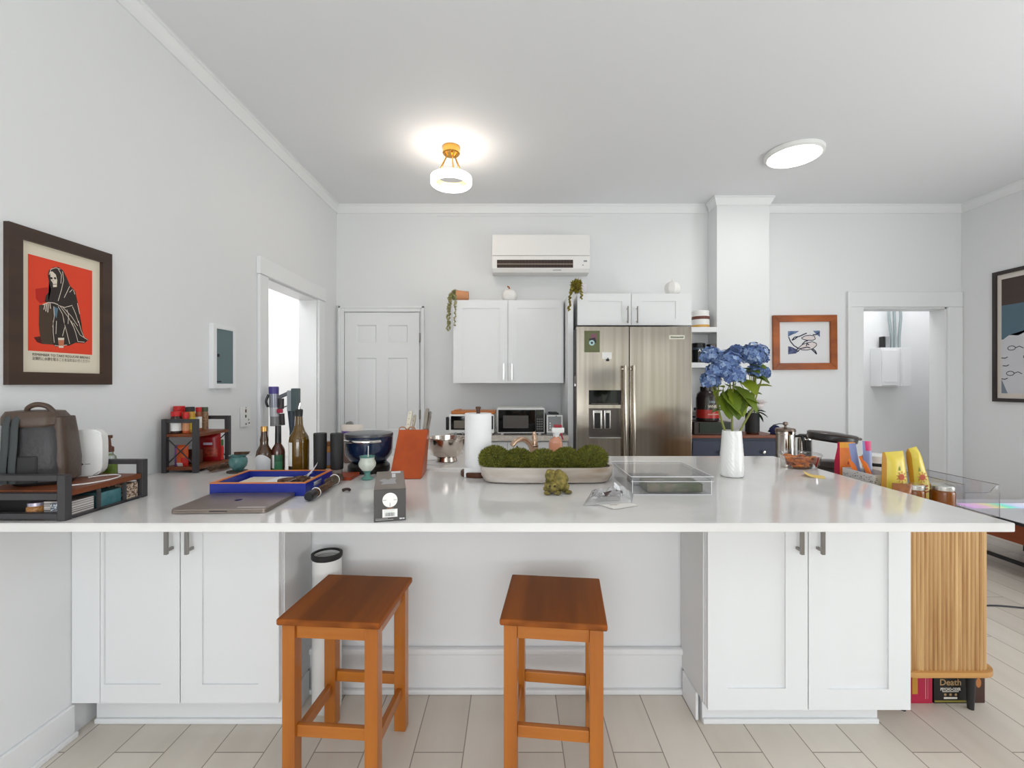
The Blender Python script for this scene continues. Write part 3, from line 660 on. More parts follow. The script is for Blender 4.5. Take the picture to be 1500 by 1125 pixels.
# ------------------------------------------------------------------ things on top of the cabinets
TERRA = mat('terracotta', (206, 146, 104), r=.8); SAGE = mat('dry_green', (132, 132, 84), r=.7); SAGE2 = mat('pale_dry_green', (164, 158, 118), r=.7)
OLV = mat('olive_leaf', (140, 128, 36), r=.6); OLV2 = mat('olive_leaf_dark', (98, 86, 28), r=.6)
def beads(b, pts, n, r, m, sd, spread=.012):
    rnd = random.Random(sd); pts = [Vector(p) for p in pts]
    for i in range(n):
        t_ = i/(n-1)*(len(pts)-1); k = min(int(t_), len(pts)-2); c = pts[k].lerp(pts[k+1], t_-k)
        b.ball((c.x+rnd.uniform(-1, 1)*spread, c.y+rnd.uniform(-1, 1)*spread, c.z+rnd.uniform(-1, 1)*spread*.5), r*rnd.uniform(.7, 1.25), m=rnd.choice(m), u=7, w=5)
Yp = Yf+.05
t = thing('trailing_plant', 'terracotta pot on its side with dry trailing plant on the wall cabinet', 'plant', (X(676, Yp), Yp, uz1-.002)); rr = .048
b = MB(); Mt = Matrix.Translation((0, 0, rr+.001)) @ Matrix.Rotation(-PI/2, 4, 'Y')
b.lathe([(.036, -.062), (.047, .03), (.047, .045), (.041, .045), (.041, .03), (0, .02)], 28, M=Mt); b.build('pot', TERRA, t)
b = MB(); b.spikes((-.055, 0, .052), .03, .035, .042, 130, .016, .006, (0, 1), 3); b.ball((-.052, 0, .05), .03, .034, .04, 0, 12, 8)
f0 = Yp-Yf
beads(b, [(-.08, 0, .07), (-.1, -.02, .02), (-.108, -.02, -.1), (-.112, -.02, -.26)], 120, .0085, (0, 1), 4, .014)
beads(b, [(-.05, -.03, .05), (-.045, -f0-.022, .015), (-.047, -f0-.024, -.08), (-.052, -f0-.022, -.22)], 46, .0072, (0, 1), 5, .008)
b.build('foliage', [SAGE, SAGE2], t)
def pumpkin(name, label, loc, r, hgt, stem_m, body_m, curl):
    t = thing(name, label, 'pumpkin', loc); b = MB(); seg = 48; P = []
    for j in range(13):
        a = -PI/2+PI*j/12; P.append([b.v(((r*math.cos(a)**.85)*(1-.07*abs(math.sin(4*2*PI*i/seg/1)))*math.cos(2*PI*i/seg) if j not in (0, 12) else 0,
            (r*max(0, math.cos(a))**.85)*(1-.07*abs(math.sin(4*2*PI*i/seg)))*math.sin(2*PI*i/seg) if j not in (0, 12) else 0, hgt/2+hgt/2*math.sin(a)-(.012 if j == 12 else 0))) for i in range(seg if j not in (0, 12) else 1)])
    for A, C in zip(P[:-1], P[1:]):
        for i in range(seg):
            k = (i+1) % seg
            if len(A) == 1: b.f([A[0], C[k], C[i]])
            elif len(C) == 1: b.f([A[i], A[k], C[0]])
            else: b.f([A[i], A[k], C[k], C[i]])
    b.build('body', body_m, t)
    b = MB(); b.tube([(0, 0, hgt-.014), (0, 0, hgt+.012), (-.006*curl, 0, hgt+.022), (-.018*curl, 0, hgt+.024)], [.008, .006, .006, .007], 8); b.build('stem', stem_m, t)
Yp = Yf+.10
pumpkin('pumpkin', 'white ceramic pumpkin with copper stem on the wall cabinet', (X(746, Yp), Yp, uz1-.0015), .072, .115, mat('copper', (190, 116, 72), r=.3, met=.9), mat('white_ceramic', (238, 236, 232), r=.3), 1)
Yp = Yg+.12
pumpkin('pumpkin', 'plain white pumpkin above the right fridge door', (X(985, Yp), Yp, fz1-.0015), .068, .125, MATS['white_ceramic'], MATS['white_ceramic'], .3)
Yp = Yg+.07
t = thing('trailing_plant', 'white pot of yellow-green trailing plant on the fridge cabinet', 'plant', (X(849, Yp), Yp, fz1-.0015))
b = MB(); b.lathe([(.028, 0), (.05, .03), (.056, .06), (.05, .085), (.044, .085), (.044, .06), (0, .05)], 28, c=(.012, 0, 0)); b.build('pot', mat('pot_lilac_white', (212, 208, 214), r=.35), t)
b = MB(); b.spikes((-.028, -.03, .07), .042, .04, .046, 190, .022, .007, (0, 0, 1), 7); b.ball((-.026, -.028, .066), .04, .04, .044, 1, 12, 8)
beads(b, [(-.06, -.05, .06), (-.085, -.10, .02), (-.094, -.105, -.05), (-.1, -.105, -.14)], 46, .0088, (0, 1), 9, .008)
beads(b, [(-.01, -.06, .05), (.002, -.098, .01), (.0, -.10, -.045)], 16, .0075, (0, 1), 10, .006)
b.build('foliage', [OLV, OLV2], t)

# air conditioner
Ya = 4.09; x0, x1, z0, z1 = X(721, Ya), X(864, Ya), Z(398, Ya), Z(344, Ya)
t = thing('air_conditioner', 'white wall-mounted split air conditioner above the cabinets', 'air conditioner', ((x0+x1)/2, 4.2, z0)); L_ = Matrix.Translation((-(x0+x1)/2, -4.2, -z0))
zs = Z(375, Ya)
b = MB(); b.T = L_; MYZ = basis((0, 0, 0), (0, 1, 0), (0, 0, 1))
b.prism([(YB-.001, z0+.03), (YB-.001, z1), (Ya+.01, z1), (Ya+.01, zs), (Ya+.004, zs), (Ya+.004, z0+.03), (Ya+.03, z0), (YB-.05, z0)], x0, x1, MYZ); b.build('body', mat('ac_white', (238, 236, 233), r=.35), t)
b = MB(); b.T = L_; b.box(x0, x1, Ya-.006, Ya+.012, zs+.004, z1+.003, b=.006, seg=3); b.build('front_panel', MATS['ac_white'], t)
b = MB(); b.T = L_; va, vb, vc, vd = X(728, Ya), X(839.5, Ya), Z(392, Ya), Z(380.5, Ya)
b.box(va, vb, Ya+.001, Ya+.006, vc, vd, 0); b.box(va, vb, Ya-.004, Ya+.006, (vc+vd)/2-.006, (vc+vd)/2-.001, 1)
for k in range(1, 24): b.box(va+(vb-va)*k/24-.001, va+(vb-va)*k/24+.001, Ya-.001, Ya+.004, vc+.002, vd-.002, 2)
b.build('vent', [mat('vent_brown', (58, 44, 38), r=.6), mat('vent_slat', (180, 166, 150), r=.4), mat('vent_fin', (88, 70, 60), r=.5)], t)
b = MB(); b.T = L_; M_ = FRONT((0, Ya+.0034, 0)); b.rect(X(855, Ya), X(860, Ya), Z(383.5, Ya), Z(381, Ya), 0, M_); b.rect(X(853, Ya), X(855, Ya), Z(389, Ya), Z(387.5, Ya), 0, M_); b.rect(X(810, Ya), X(822, Ya), Z(396, Ya), Z(395, Ya), 0, M_); b.build('indicator', GREY, t)

# ------------------------------------------------------------------ shelves in the niche and what stands there
def shelf(label, py0, py1):
    b = MB(); Yq = 4.10; b.box(fx1+.006, CX0-.001, Yq, YB-.001, Z(py1, Yq), Z(py0, Yq), b=.002); b.build('wall_shelf', TRIM, label=label, cat='shelf', group='niche shelves'); return Z(py0, Yq)
sh1 = shelf('upper white shelf in the niche right of the fridge', 479, 486.5)
sh2 = shelf('lower white shelf in the niche right of the fridge', 531, 538.5)
def tub(name, label, px, Y, r, z0, z1, bodym, lidm, bands, lidh=.035, txt=None):
    t = thing(name, label, 'tub', (X(px, Y), Y, z0+.0005)); h = z1-z0
    b = MB(); prof = [(r*.94, 0), (r, .01), (r, h-lidh-.012), (r*.93, h-lidh)]; b.lathe(prof, 28); b.build('body', bodym, t)
    b = MB(); b.lathe([(r*.96, h-lidh), (r*.97, h-.006), (r*.92, h)], 28); b.build('lid', lidm, t)
    for nm, za, zb_, m in bands:
        b = MB(); b.lathe([(r*1.006, za*h), (r*1.006, zb_*h)], 28, cap=False); b.build(nm, m, t)
    return t
Yq = 4.19
t = tub('supplement_tub', 'white supplement tub with brown band on the upper niche shelf', 1026, Yq, .078, sh1, Z(456, Yq), WHITE, WHITE, [('label_band', .48, .66, mat('tub_brown', (110, 62, 52), r=.4)), ('label_strip', .02, .16, mat('tub_gold', (214, 166, 84), r=.4))])
t = tub('supplement_tub', 'black supplement tub nearest the fridge on the lower niche shelf', 1023, Yq, .060, sh2, Z(503, Yq), mat('tub_black', (26, 26, 28), r=.25), BLACK, [('label_band', .66, .76, mat('tub_slate', (66, 82, 96), r=.3))])
b = MB(); b.text('A.0', .035, 0, FRONT((0, -.0615, .11)), 0, width=.05, bold=.001); b.build('lettering', PAPER, t)
t = tub('supplement_tub', 'black supplement tub half behind the blue flowers on the lower shelf', 1043, Yq-.03, .050, sh2, Z(505, Yq), mat('tub_black', (26, 26, 28), r=.25), DSTEEL, [('label_band', .35, .42, GREY)])

# navy dresser with a wooden top
Yn = 3.80; nx0, nx1 = fx1+.03, X(1143, Yn); nz = Z(637.5, Yn)
t = thing('dresser', 'dark navy dresser with brown wood top right of the fridge', 'dresser', ((nx0+nx1)/2, 3.95, 0)); L_ = Matrix.Translation((-(nx0+nx1)/2, -3.95, 0))
NAVY = mat('navy_paint', (58, 64, 82), r=.5)
b = MB(); b.T = L_; b.box(nx0+.01, nx1-.01, Yn+.02, 4.09, .08, nz-.025, b=.003); b.box(nx0+.03, nx1-.03, Yn+.05, 4.08, 0, .08); b.build('body', NAVY, t)
b = MB(); b.T = L_; b.box(nx0, nx1, Yn, 4.10, nz-.025, nz, b=.004); b.build('top', wood('dresser_wood', (140, 78, 48), (112, 58, 36), 'x', 16), t)
xm = (nx0+nx1)/2
for j in range(3):
    for a, c in ((nx0+.02, xm-.005), (xm+.005, nx1-.02)):
        zz = nz-.05-j*.26; b = MB(); b.T = L_; b.box(a, c, Yn+.004, Yn+.0195, zz-.235, zz, b=.004); d = b.build('drawer', NAVY, t)
        b = MB(); b.T = L_; b.lathe([(.006, 0), (.006, .012), (.014, .02), (.012, .028), (0, .03)], 16, M=Matrix.Translation(((a+c)/2+.05, Yn+.004, zz-.09)) @ Matrix.Rotation(PI/2, 4, 'X')); b.build('knob', CHROME, d)
# countertop oven carrying the protein tub
Y0 = 3.82; x0, x1 = X(1017, Y0), X(1072, Y0); z1 = Z(618, Y0)
t = thing('countertop_oven', 'dark brown boxy oven with black glass front on the dresser', 'oven', ((x0+x1)/2, Y0+.12, nz)); L_ = Matrix.Translation((-(x0+x1)/2, -Y0-.12, -nz))
DBR = mat('dark_brown_shell', (52, 36, 32), r=.35)
b = MB(); b.T = L_; b.box(x0, x1, Y0, Y0+.25, nz+.0005, z1, b=.005); b.build('body', DBR, t)
b = MB(); b.T = L_; b.box(X(1024, Y0), x1-.01, Y0-.008, Y0-.0005, Z(651, Y0) if Z(651, Y0) > nz+.01 else nz+.02, z1-.005, b=.003); b.build('glass_door', mat('smoked_glass', (52, 58, 50), r=.05), t)
# protein tub
Yq = 3.90; r = .094; z0 = z1+.0005; h = Z(566, Yq)-z0
t = thing('protein_tub', 'large black and red protein powder tub on the boxy oven', 'tub', (X(1036.5, Yq), Yq, z0))
b = MB(); PB = mat('protein_black', (44, 36, 34), r=.22)
b.lathe([(r*.86, 0), (r*.98, .012), (r, .03), (r, h*.66), (r*.92, h*.78), (r*.66, h*.87), (r*.6, h*.88)], 36); b.build('body', PB, t)
b = MB(); b.lathe([(r*.66, h*.875), (r*.66, h*.985), (r*.6, h)], 36); b.build('lid', PB, t)
b = MB(); b.lathe([(r*1.005, h*.10), (r*1.005, h*.34)], 36, cap=False); b.build('red_band', mat('protein_red', (176, 42, 34), r=.3), t)
b = MB(); M_ = FRONT((0, 0, 0))
def wrap_text(b, s_, size, r, z, m, width, cx=0., bold=0.):
    n0 = len(b.bm.verts); b.bm.verts.ensure_lookup_table(); b.text(s_, size, 0, FRONT((cx, 0, z)), m, width=width, bold=bold); b.bm.verts.ensure_lookup_table()
    for q in list(b.bm.verts)[n0:]:
        a = q.co.x/r; q.co.x = r*math.sin(a); q.co.y = -r*math.cos(a)
wrap_text(b, 'WHEY', .034, r*1.012, h*.43, 0, .10, .012, .001); wrap_text(b, 'GOLD STANDARD', .012, r*1.014, h*.21, 0, .11, .018, .0004)
wrap_text(b, '100%', .026, r*1.012, h*.56, 1, .05, .0, .001)
b.build('lettering', [mat('print_cream', (216, 204, 184), r=.5), mat('print_grey', (140, 150, 156), r=.4)], t)
# small white bottle behind it
b = MB(); b.lathe([(.028, 0), (.03, .01), (.03, .07), (.018, .085)], 20, ms=[0, 0, 0]); b.lathe([(.019, .085), (.019, .105), (.015, .108)], 20, m=1); b.lathe([(.0304, .02), (.0304, .034)], 20, m=1, cap=False)
Yq = 4.035; b.build('pill_bottle', [WHITE, mat('bottle_navy', (50, 56, 92), r=.4)], loc=(X(1019, Yq)+.004, Yq, z1+.0006), label='small white bottle with navy cap behind the protein tub', cat='bottle')
b = None
# black pot of white peony
Yq = 3.90
t = thing('vase', 'black ribbed cylinder vase on the navy dresser', 'vase', (X(1102, Yq), Yq, nz+.0005)); vh = Z(605, Yq)-nz
b = MB(); b.lathe([(.05, 0), (.052, .012), (.046, .014), (.046, .018)], 28); b.build('foot', wood('vase_wood', (96, 50, 30), (70, 36, 22), 'x', 14), t)
b = MB(); b.prism([((.056-.0015*(k % 2))*math.cos(2*PI*k/72), (.056-.0015*(k % 2))*math.sin(2*PI*k/72)) for k in range(72)], .018, vh, TOP((0, 0, 0))); b.build('body', BLACKM, t)
t = thing('peony', 'white peony with dark green leaves in the black vase', 'flower', (X(1104, Yq), Yq, nz+vh+.001))
b = MB(); rnd = random.Random(5)
for k in range(34):
    a = k*2.4; el = .2+1.2*(k/34); r_ = .05*(1-.5*k/34); d = Vector((math.cos(a)*math.cos(el), math.sin(a)*math.cos(el), math.sin(el)))
    b.leaf(Vector((.040, -.01, .06)), d, r_*1.5, .055, droop=-.25, n=4)
b.ball((.040, -.01, .066), .036, m=0, u=12, w=8); b.build('bloom', mat('petal_white', (244, 236, 236), r=.6), t)
b = MB()
for k, (dx, dz, L) in enumerate([(-1, .1, .09), (-.8, .4, .07), (1, -.2, .10), (.9, .25, .09), (.6, -.6, .09), (-.4, .6, .07), (.3, .2, .08)]):
    b.leaf((.002, -.02, .012), (dx, -.5+.1*k % .6, dz), L, .062, droop=.3)
b.tube([(0, 0, 0), (.036, -.006, .05)], .004, 6); b.build('leaf', mat('deep_green', (44, 66, 30), r=.5), t)
# blue cap with a cable
Yq = 3.88; t = thing('cloth', 'folded dark blue cloth on the right end of the navy dresser', 'cloth', (X(1136, Yq), Yq, nz+.0005))
b = MB(); b.ball((0, 0, .028), .05, .05, .04, 0, 24, 14, rough=.4, sd=2)
for q in b.bm.verts: q.co.z = max(0, q.co.z)
b.build('folds', mat('blue_cloth', (44, 48, 90), r=.9), t)
b = MB(); b.tube([(-.05, -.02, .055), (-.03, -.02, .078), (.02, -.02, .09), (.08, -.02, .088)], .004, 8); b.build('cable', BLACK, t)

# ------------------------------------------------------------------ wall pictures
def frame_box(b, M, u0, u1, w0, w1, bw, dep, m=0):
    b.prism([(u0, w0), (u1, w0), (u1-bw, w0+bw), (u0+bw, w0+bw)], 0, dep, M, m); b.prism([(u1, w0), (u1, w1), (u1-bw, w1-bw), (u1-bw, w0+bw)], 0, dep, M, m)
    b.prism([(u1, w1), (u0, w1), (u0+bw, w1-bw), (u1-bw, w1-bw)], 0, dep, M, m); b.prism([(u0, w1), (u0, w0), (u0+bw, w0+bw), (u0+bw, w1-bw)], 0, dep, M, m)
# swimming-whale picture
Yw = YB-.001; w, h = (X(1227, 4.275)-X(1133, 4.275)), (Z(461.5, 4.275)-Z(541.5, 4.275))
t = thing('framed_picture', 'orange-brown wooden frame with blue whale drawing beside the right doorway', 'picture', (X(1180, 4.275), Yw, Z(501.5, 4.275)))
M_ = FRONT((0, 0, 0)) @ Matrix.Rotation(math.radians(.5), 4, 'Z'); bw = .062
b = MB(); frame_box(b, M_, -w/2, w/2, -h/2, h/2, bw, .024)
bmesh.ops.bevel(b.bm, geom=[e for e in b.bm.edges], offset=.002, segments=1, affect='EDGES')
fo = b.build('frame', wood('frame_acacia', (186, 100, 40), (120, 58, 20), 'x', 7, r=.35, along=.4), t)
b = MB(); PXL = w/592  # picture px in crop: frame 80..672
def wp(x, y): return ((x-376)*PXL, (512-y)*PXL)
iu, iw = w/2-bw+.002, h/2-bw+.002
b.rect(-iu, iu, -iw, iw, .004, M_, 0)
b.flat([wp(225, 405), wp(330, 404), wp(300, 425), wp(262, 438), wp(240, 450), wp(226, 462)], .0045, M_, 1); b.flat([wp(458, 404), wp(522, 402), wp(522, 462), wp(500, 445), wp(482, 430)], .0045, M_, 1)
b.flat([wp(226, 545), wp(262, 552), wp(300, 572), wp(322, 590), wp(300, 612), wp(226, 620)], .0045, M_, 2)
whale = [wp(350, 470), wp(385, 450), wp(430, 445), wp(470, 452), wp(480, 480), wp(455, 492), wp(400, 490), wp(365, 482)]
b.flat(whale, .0048, M_, 3); b.stroke(whale+[whale[0]], .007, .005, M_, 4)
wh2 = [wp(322, 560), wp(360, 530), wp(400, 515), wp(450, 505), wp(488, 520), wp(490, 540), wp(455, 570), wp(400, 582), wp(350, 580)]
b.flat(wh2, .0048, M_, 3); b.stroke(wh2+[wh2[0]], .007, .005, M_, 4)
for s_ in ([(232, 460), (248, 500), (280, 540), (320, 565)], [(262, 490), (285, 462), (330, 455), (375, 435), (400, 425)], [(455, 440), (490, 440), (520, 415)], [(355, 530), (385, 500), (410, 495)], [(330, 570), (400, 555), (430, 560)], [(440, 572), (470, 600), (490, 620), (478, 590), (452, 568)], [(262, 490), (290, 478), (318, 456)], [(395, 545), (402, 520), (420, 535)], [(322, 565), (300, 580), (318, 596), (330, 575)]):
    b.stroke([wp(*q) for q in s_], .010, .0052, M_, 4)
b.build('print', [mat('print_white', (226, 226, 228), r=.7), mat('wash_blue', (118, 140, 172), r=.7, col2=(70, 92, 134), scale=30), mat('wash_indigo', (96, 104, 140), r=.7, col2=(56, 62, 100), scale=40), mat('whale_pale', (222, 212, 210), r=.7), mat('ink_navy', (52, 54, 72), r=.7)], t)
# reaper poster on the left wall
XW = XL+.019
def lw(px, py):
    Y = -XW*K/(752-px); return Y, Z(py, Y)
YA, ZA = lw(13, 324.5); YBq, ZB = lw(164.6, 563.5); ZTp = (ZA+lw(164.6, 372)[1])/2; ZBp = ZB
yc, zc = (YA+YBq)/2, (ZTp+ZBp)/2
t = thing('framed_poster', 'red poster of a hooded skeleton in a dark brown frame', 'poster', (XL+.0005, yc, zc)); M_ = LEFTW((0, 0, 0))
w, h = YBq-YA, ZTp-ZBp
b = MB(); frame_box(b, M_, -w/2, w/2, -h/2, h/2, .044, .0185); b.build('frame', wood('walnut_frame', (70, 50, 38), (52, 36, 28), 'y', 14, r=.45), t)
b = MB(); n0 = .006
b.rect(-w/2+.043, w/2-.043, -h/2+.043, h/2-.043, n0, M_, 0)
def c1(x, y): Y, z = lw(x/6.25, 300+y/6.25); return (Y-yc, z-zc)
def c2(x, y): Y, z = lw(x/6.25, 470+y/6.25); return (Y-yc, z-zc)
ru0, rw1 = c1(288, 447); ru1, rw0 = c2(872, 312)
b.rect(ru0, ru1, rw0, rw1, n0+.0004, M_, 1)
b.flat([c1(355, 770), c1(420, 760), c1(470, 755), c1(470, 880), c1(400, 905), c1(360, 860)], n0+.0006, M_, 6); b.flat([c2(340, 150), c2(415, 140), c2(415, 210), c2(370, 195)], n0+.0006, M_, 5)
b.flat([c1(388, 918), c1(530, 900), c1(545, 1120), c2(540, 60), c2(520, 218), c2(415, 212), c2(395, 120), c1(386, 1100)], n0+.0008, M_, 4)
cloak = [c1(478, 600), c1(520, 572), c1(565, 570), c1(605, 600), c1(640, 670), c1(668, 740), c1(716, 790), c1(736, 880), c1(752, 980), c1(775, 1100), c2(770, 60), c2(800, 150), c2(840, 172), c2(800, 205), c2(720, 200), c2(660, 228), c2(600, 224), c2(540, 238), c2(512, 210), c2(506, 90), c1(520, 960), c1(470, 895), c1(440, 890), c1(450, 830), c1(498, 780), c1(478, 700), c1(468, 640)]
b.flat(cloak, n0+.001, M_, 2)
b.flat([c1(486, 612), c1(510, 610), c1(540, 640), c1(552, 690), c1(548, 752), c1(514, 754), c1(512, 715), c1(494, 690)], n0+.0013, M_, 3)
b.disc(*c1(500, 672), .0042, n0+.0015, M_, 2, 10); b.disc(*c1(532, 672), .0042, n0+.0015, M_, 2, 10); b.flat([c1(510, 690), c1(518, 690), c1(514, 704)], n0+.0015, M_, 2); b.stroke([c1(512, 728), c1(546, 726)], .0018, n0+.0015, M_, 2)
for s_ in ([(420, 915), (470, 895), (520, 898), (560, 915)], [(440, 912), (430, 960)], [(455, 908), (448, 975)], [(470, 905), (466, 985)], [(486, 902), (490, 950)]): b.stroke([c1(*q) for q in s_], .0028, n0+.0014, M_, 3)
for s_ in ([(478, 640), (495, 590), (540, 576), (580, 590)], [(560, 585), (590, 640), (585, 720)], [(600, 610), (610, 690), (590, 780), (560, 880)], [(665, 745), (640, 800), (615, 850)], [(690, 775), (665, 800)], [(700, 780), (712, 820)], [(560, 920), (620, 940), (690, 920)], [(600, 935), (680, 1020), (740, 1110)], [(560, 930), (600, 1000), (620, 1100)], [(580, 930), (660, 1040), (700, 1120)], [(520, 930), (525, 1020), (510, 1120)], [(690, 930), (720, 1000), (745, 1080)], [(640, 960), (655, 1010), (650, 1090)], [(735, 900), (755, 1000)]): b.stroke([c1(*q) for q in s_], .0020, n0+.0014, M_, 3)
for s_ in ([(515, 0), (515, 100), (525, 200)], [(545, 0), (540, 120)], [(610, 0), (640, 110), (665, 210)], [(620, 60), (600, 140)], [(680, 0), (720, 110), (740, 190), (800, 195)], [(700, 20), (760, 130), (830, 175)], [(745, 0), (770, 90), (800, 160)], [(530, 225), (560, 230), (640, 220)]): b.stroke([c2(*q) for q in s_], .0020, n0+.0014, M_, 3)
b.flat([c1(520, 930), c1(560, 950), c1(545, 1040), c1(525, 1000)], n0+.0013, M_, 7)
b.flat([c2(558, 155), c2(615, 155), c2(608, 247), c2(568, 247)], n0+.0016, M_, 3); b.flat([c2(561, 176), c2(612, 176), c2(609, 228), c2(566, 228)], n0+.0018, M_, 8)
a_, z_ = c2(327, 308); d_, z2 = c2(850, 338); zt1 = (z_+z2)/2
b.text('REMEMBER TO TAKE REGULAR BREAKS', .013, n0+.001, M_ @ Matrix.Translation(((a_+d_)/2, zt1, 0)), 2, width=d_-a_)
a_, z_ = c2(327, 345); d_, z2 = c2(850, 372)
b.text('定期的に休憩を取ることを忘れないでください', .013, n0+.001, M_ @ Matrix.Translation(((a_+d_)/2, (z_+z2)/2, 0)), 2, width=d_-a_)
b.build('print', [CREAM, mat('poster_red', (226, 66, 36), r=.6), mat('ink_dark', (48, 40, 36), r=.7), mat('bone', (226, 214, 198), r=.7), mat('plinth_brown', (74, 58, 44), r=.7), mat('smear_dark', (84, 22, 16), r=.7), mat('smear_red', (186, 34, 22), r=.7), mat('fold_blue', (90, 120, 140), r=.7), mat('cup_tan', (196, 116, 84), r=.7)], t)
# framed print on the right wall
XQ = XR-.02
def rw(px, py): Y = XQ*K/(px-752); return Y, Z(py, Y)
Y0_, _ = rw(1453.5, 500); zt = rw(1453.5, 400)[1]; zb_ = rw(1455, 588)[1]; w = .62; h = zt-zb_
t = thing('framed_picture', 'black-framed blue, brown and white print on the right wall', 'picture', (XR-.0005, Y0_-w/2, (zt+zb_)/2)); M_ = RIGHTW((0, 0, 0))
b = MB(); frame_box(b, M_, -w/2, w/2, -h/2, h/2, .03, .022); b.build('frame', mat('frame_dark', (50, 42, 40), r=.4), t)
b = MB(); iu, iw = w/2-.028, h/2-.028
b.rect(-iu, iu, -iw, iw, .006, M_, 0); pu, pw = iu-.036, iw-.045
b.rect(-pu, pu, -pw, pw, .0064, M_, 1); b.rect(-pu, pu, pw-.42*h*.5, pw, .0068, M_, 2); b.rect(-pu, pu, pw-.46*h, pw-.2*h, .0070, M_, 3)
b.flat([(-pu, pw-.47*h), (-pu+.06, pw-.43*h), (-pu+.13, pw-.44*h), (-pu+.25, pw-.39*h), (pu, pw-.42*h), (pu, -pw), (-pu, -pw)], .0073, M_, 1)
b.flat([(-pu, -pw), (-pu+.05, -pw), (-pu+.01, -pw+.1), (-pu, -pw+.12)], .0076, M_, 4)
for (u, v) in ((.08, .53), (.07, .72), (.2, .6), (.31, .78), (.4, .58), (.24, .85), (.45, .7)):
    P_ = [(-pu+u+.03*math.cos(a), pw-v*h+.018*math.sin(a)) for a in [2*PI*k/14 for k in range(15)]]; b.stroke(P_, .006, .0078, M_, 5); b.stroke([(-pu+u+.03, pw-v*h), (-pu+u+.06, pw-v*h+.012), (-pu+u+.09, pw-v*h-.006)], .006, .0078, M_, 5)
for (u, v) in ((.0, .6), (.0, .76), (.01, .66)): b.stroke([(-pu+u, pw-v*h), (-pu+u+.03, pw-v*h-.004), (-pu+u+.05, pw-v*h+.006)], .007, .0078, M_, 5)
b.build('print', [mat('mat_board', (216, 208, 200), r=.8), mat('sheet_white', (206, 206, 210), r=.8), mat('band_brown', (70, 58, 52), r=.7), mat('band_slate', (86, 110, 124), r=.7), mat('corner_grey', (120, 132, 144), r=.7), mat('ink_black', (44, 42, 46), r=.7)], t)

# electrical panel on the left wall
def lq(px, off): return -(XL+off)*K/(752-px)
ya, yb = lq(313, .026), lq(346, .026); za = Z(569, ya); zb_ = Z(473, ya)
t = thing('electrical_panel', 'grey electrical panel door in a white box on the left wall', 'electrical panel', (XL+.0005, (ya+yb)/2, (za+zb_)/2)); w, h = yb-ya, zb_-za; M_ = LEFTW((0, 0, 0))
b = MB(); frame_box(b, M_, -w/2, w/2, -h/2, h/2, .026, .026); b.prism([(-w/2+.02, -h/2+.02), (w/2-.02, -h/2+.02), (w/2-.02, h/2-.02), (-w/2+.02, h/2-.02)], .002, .016, M_); b.build('box', TRIM, t)
b = MB(); b.prism([(-w/2+.027, -h/2+.027), (w/2-.027, -h/2+.027), (w/2-.027, h/2-.027), (-w/2+.027, h/2-.027)], .017, .0225, M_); d = b.build('door', mat('panel_teal_grey', (96, 116, 120), r=.45), t)
b = MB(); b.prism([(-w/2+.036, -.004), (-w/2+.048, -.004), (-w/2+.048, .012), (-w/2+.036, .012)], .0227, .028, M_); b.rect(-w/2+.03, -w/2+.07, -h/2+.034, -h/2+.042, .0229, M_); b.build('latch', BLACK, d)
# wall outlet plate
ya, yb = lq(353.5, .01), lq(366.5, .01); ym = (ya+yb)/2
t = thing('wall_outlet', 'white wall plate with dark marks left of the left doorway', 'outlet', (XL+.0005, ym, (Z(625, ym)+Z(596, ym))/2)); h = Z(596, ym)-Z(625, ym); w = yb-ya
b = MB(); b.prism([(-w/2, -h/2), (w/2, -h/2), (w/2, h/2), (-w/2, h/2)], 0, .014, M_); bmesh.ops.bevel(b.bm, geom=b.bm.edges[:], offset=.003, segments=2, affect='EDGES'); b.build('plate', WHITE, t)
b = MB(); b.disc(-.008, h*.30, .012, .0146, M_, 0, 16, .7); b.disc(-.008, h*.30+.02, .004, .0146, M_, 1, 10); b.rect(-.016, -.002, -h*.04, h*.10, .0146, M_, 1); b.disc(-.006, -h*.36, .006, .0146, M_, 1, 12); b.rect(.018, .026, -h*.2, -h*.12, .0146, M_, 1); b.rect(.02, .034, -h*.36, -h*.3, .0146, M_, 1); b.build('markings', [mat('mark_brown', (110, 84, 70), r=.6), mat('mark_black', (50, 46, 44), r=.6)], t)
# electrical box with conduits in the passage
Yq = 5.10; x0, x1, z0, z1 = X(1290, Yq), X(1331.5, Yq), Z(566, Yq), Z(509, Yq)
t = thing('breaker_box', 'white metal electrical box with conduits in the right passage', 'electrical box', ((x0+x1)/2, 5.2, z0)); L_ = Matrix.Translation((-(x0+x1)/2, -5.2, -z0))
b = MB(); b.T = L_; b.box(x0, x1, Yq, 5.249, z0, z1, b=.004); b.build('box', TRIM, t)
b = MB(); b.T = L_; b.box(X(1318.5, Yq), x1-.002, Yq-.035, Yq-.0005, z0+.002, z1-.002, b=.004); b.box(x0+.01, X(1314, Yq), Yq-.012, Yq-.0005, z0+.012, z1-.03, b=.004); b.box(x0+.03, X(1312, Yq), Yq-.016, Yq-.012, z0+.05, z0+.058); b.build('door', TRIM, t)
b = MB(); b.T = L_
for px, px2 in ((1320, 1312), (1325, 1320), (1331, 1329.5)): b.tube([(X(px-4, Yq), 5.19, z1-.003), (X(px-4, Yq), 5.19, z1+.12), (X(px2, Yq), 5.19, z1+.34), (X(px2-1, Yq), 5.19, 2.5)], .014, 10)
b.build('conduit', mat('conduit_grey', (152, 164, 166), r=.4), t)
b = MB(); b.T = L_; b.box(X(1304, Yq), X(1310, Yq), 5.16, 5.249, z1, z1+.13, 0, b=.004); b.box(X(1300, Yq), X(1302.5, Yq), 5.155, 5.22, z1, z1+.13, 1, b=.003); b.build('junction_box', [GREY, BLACK], t)

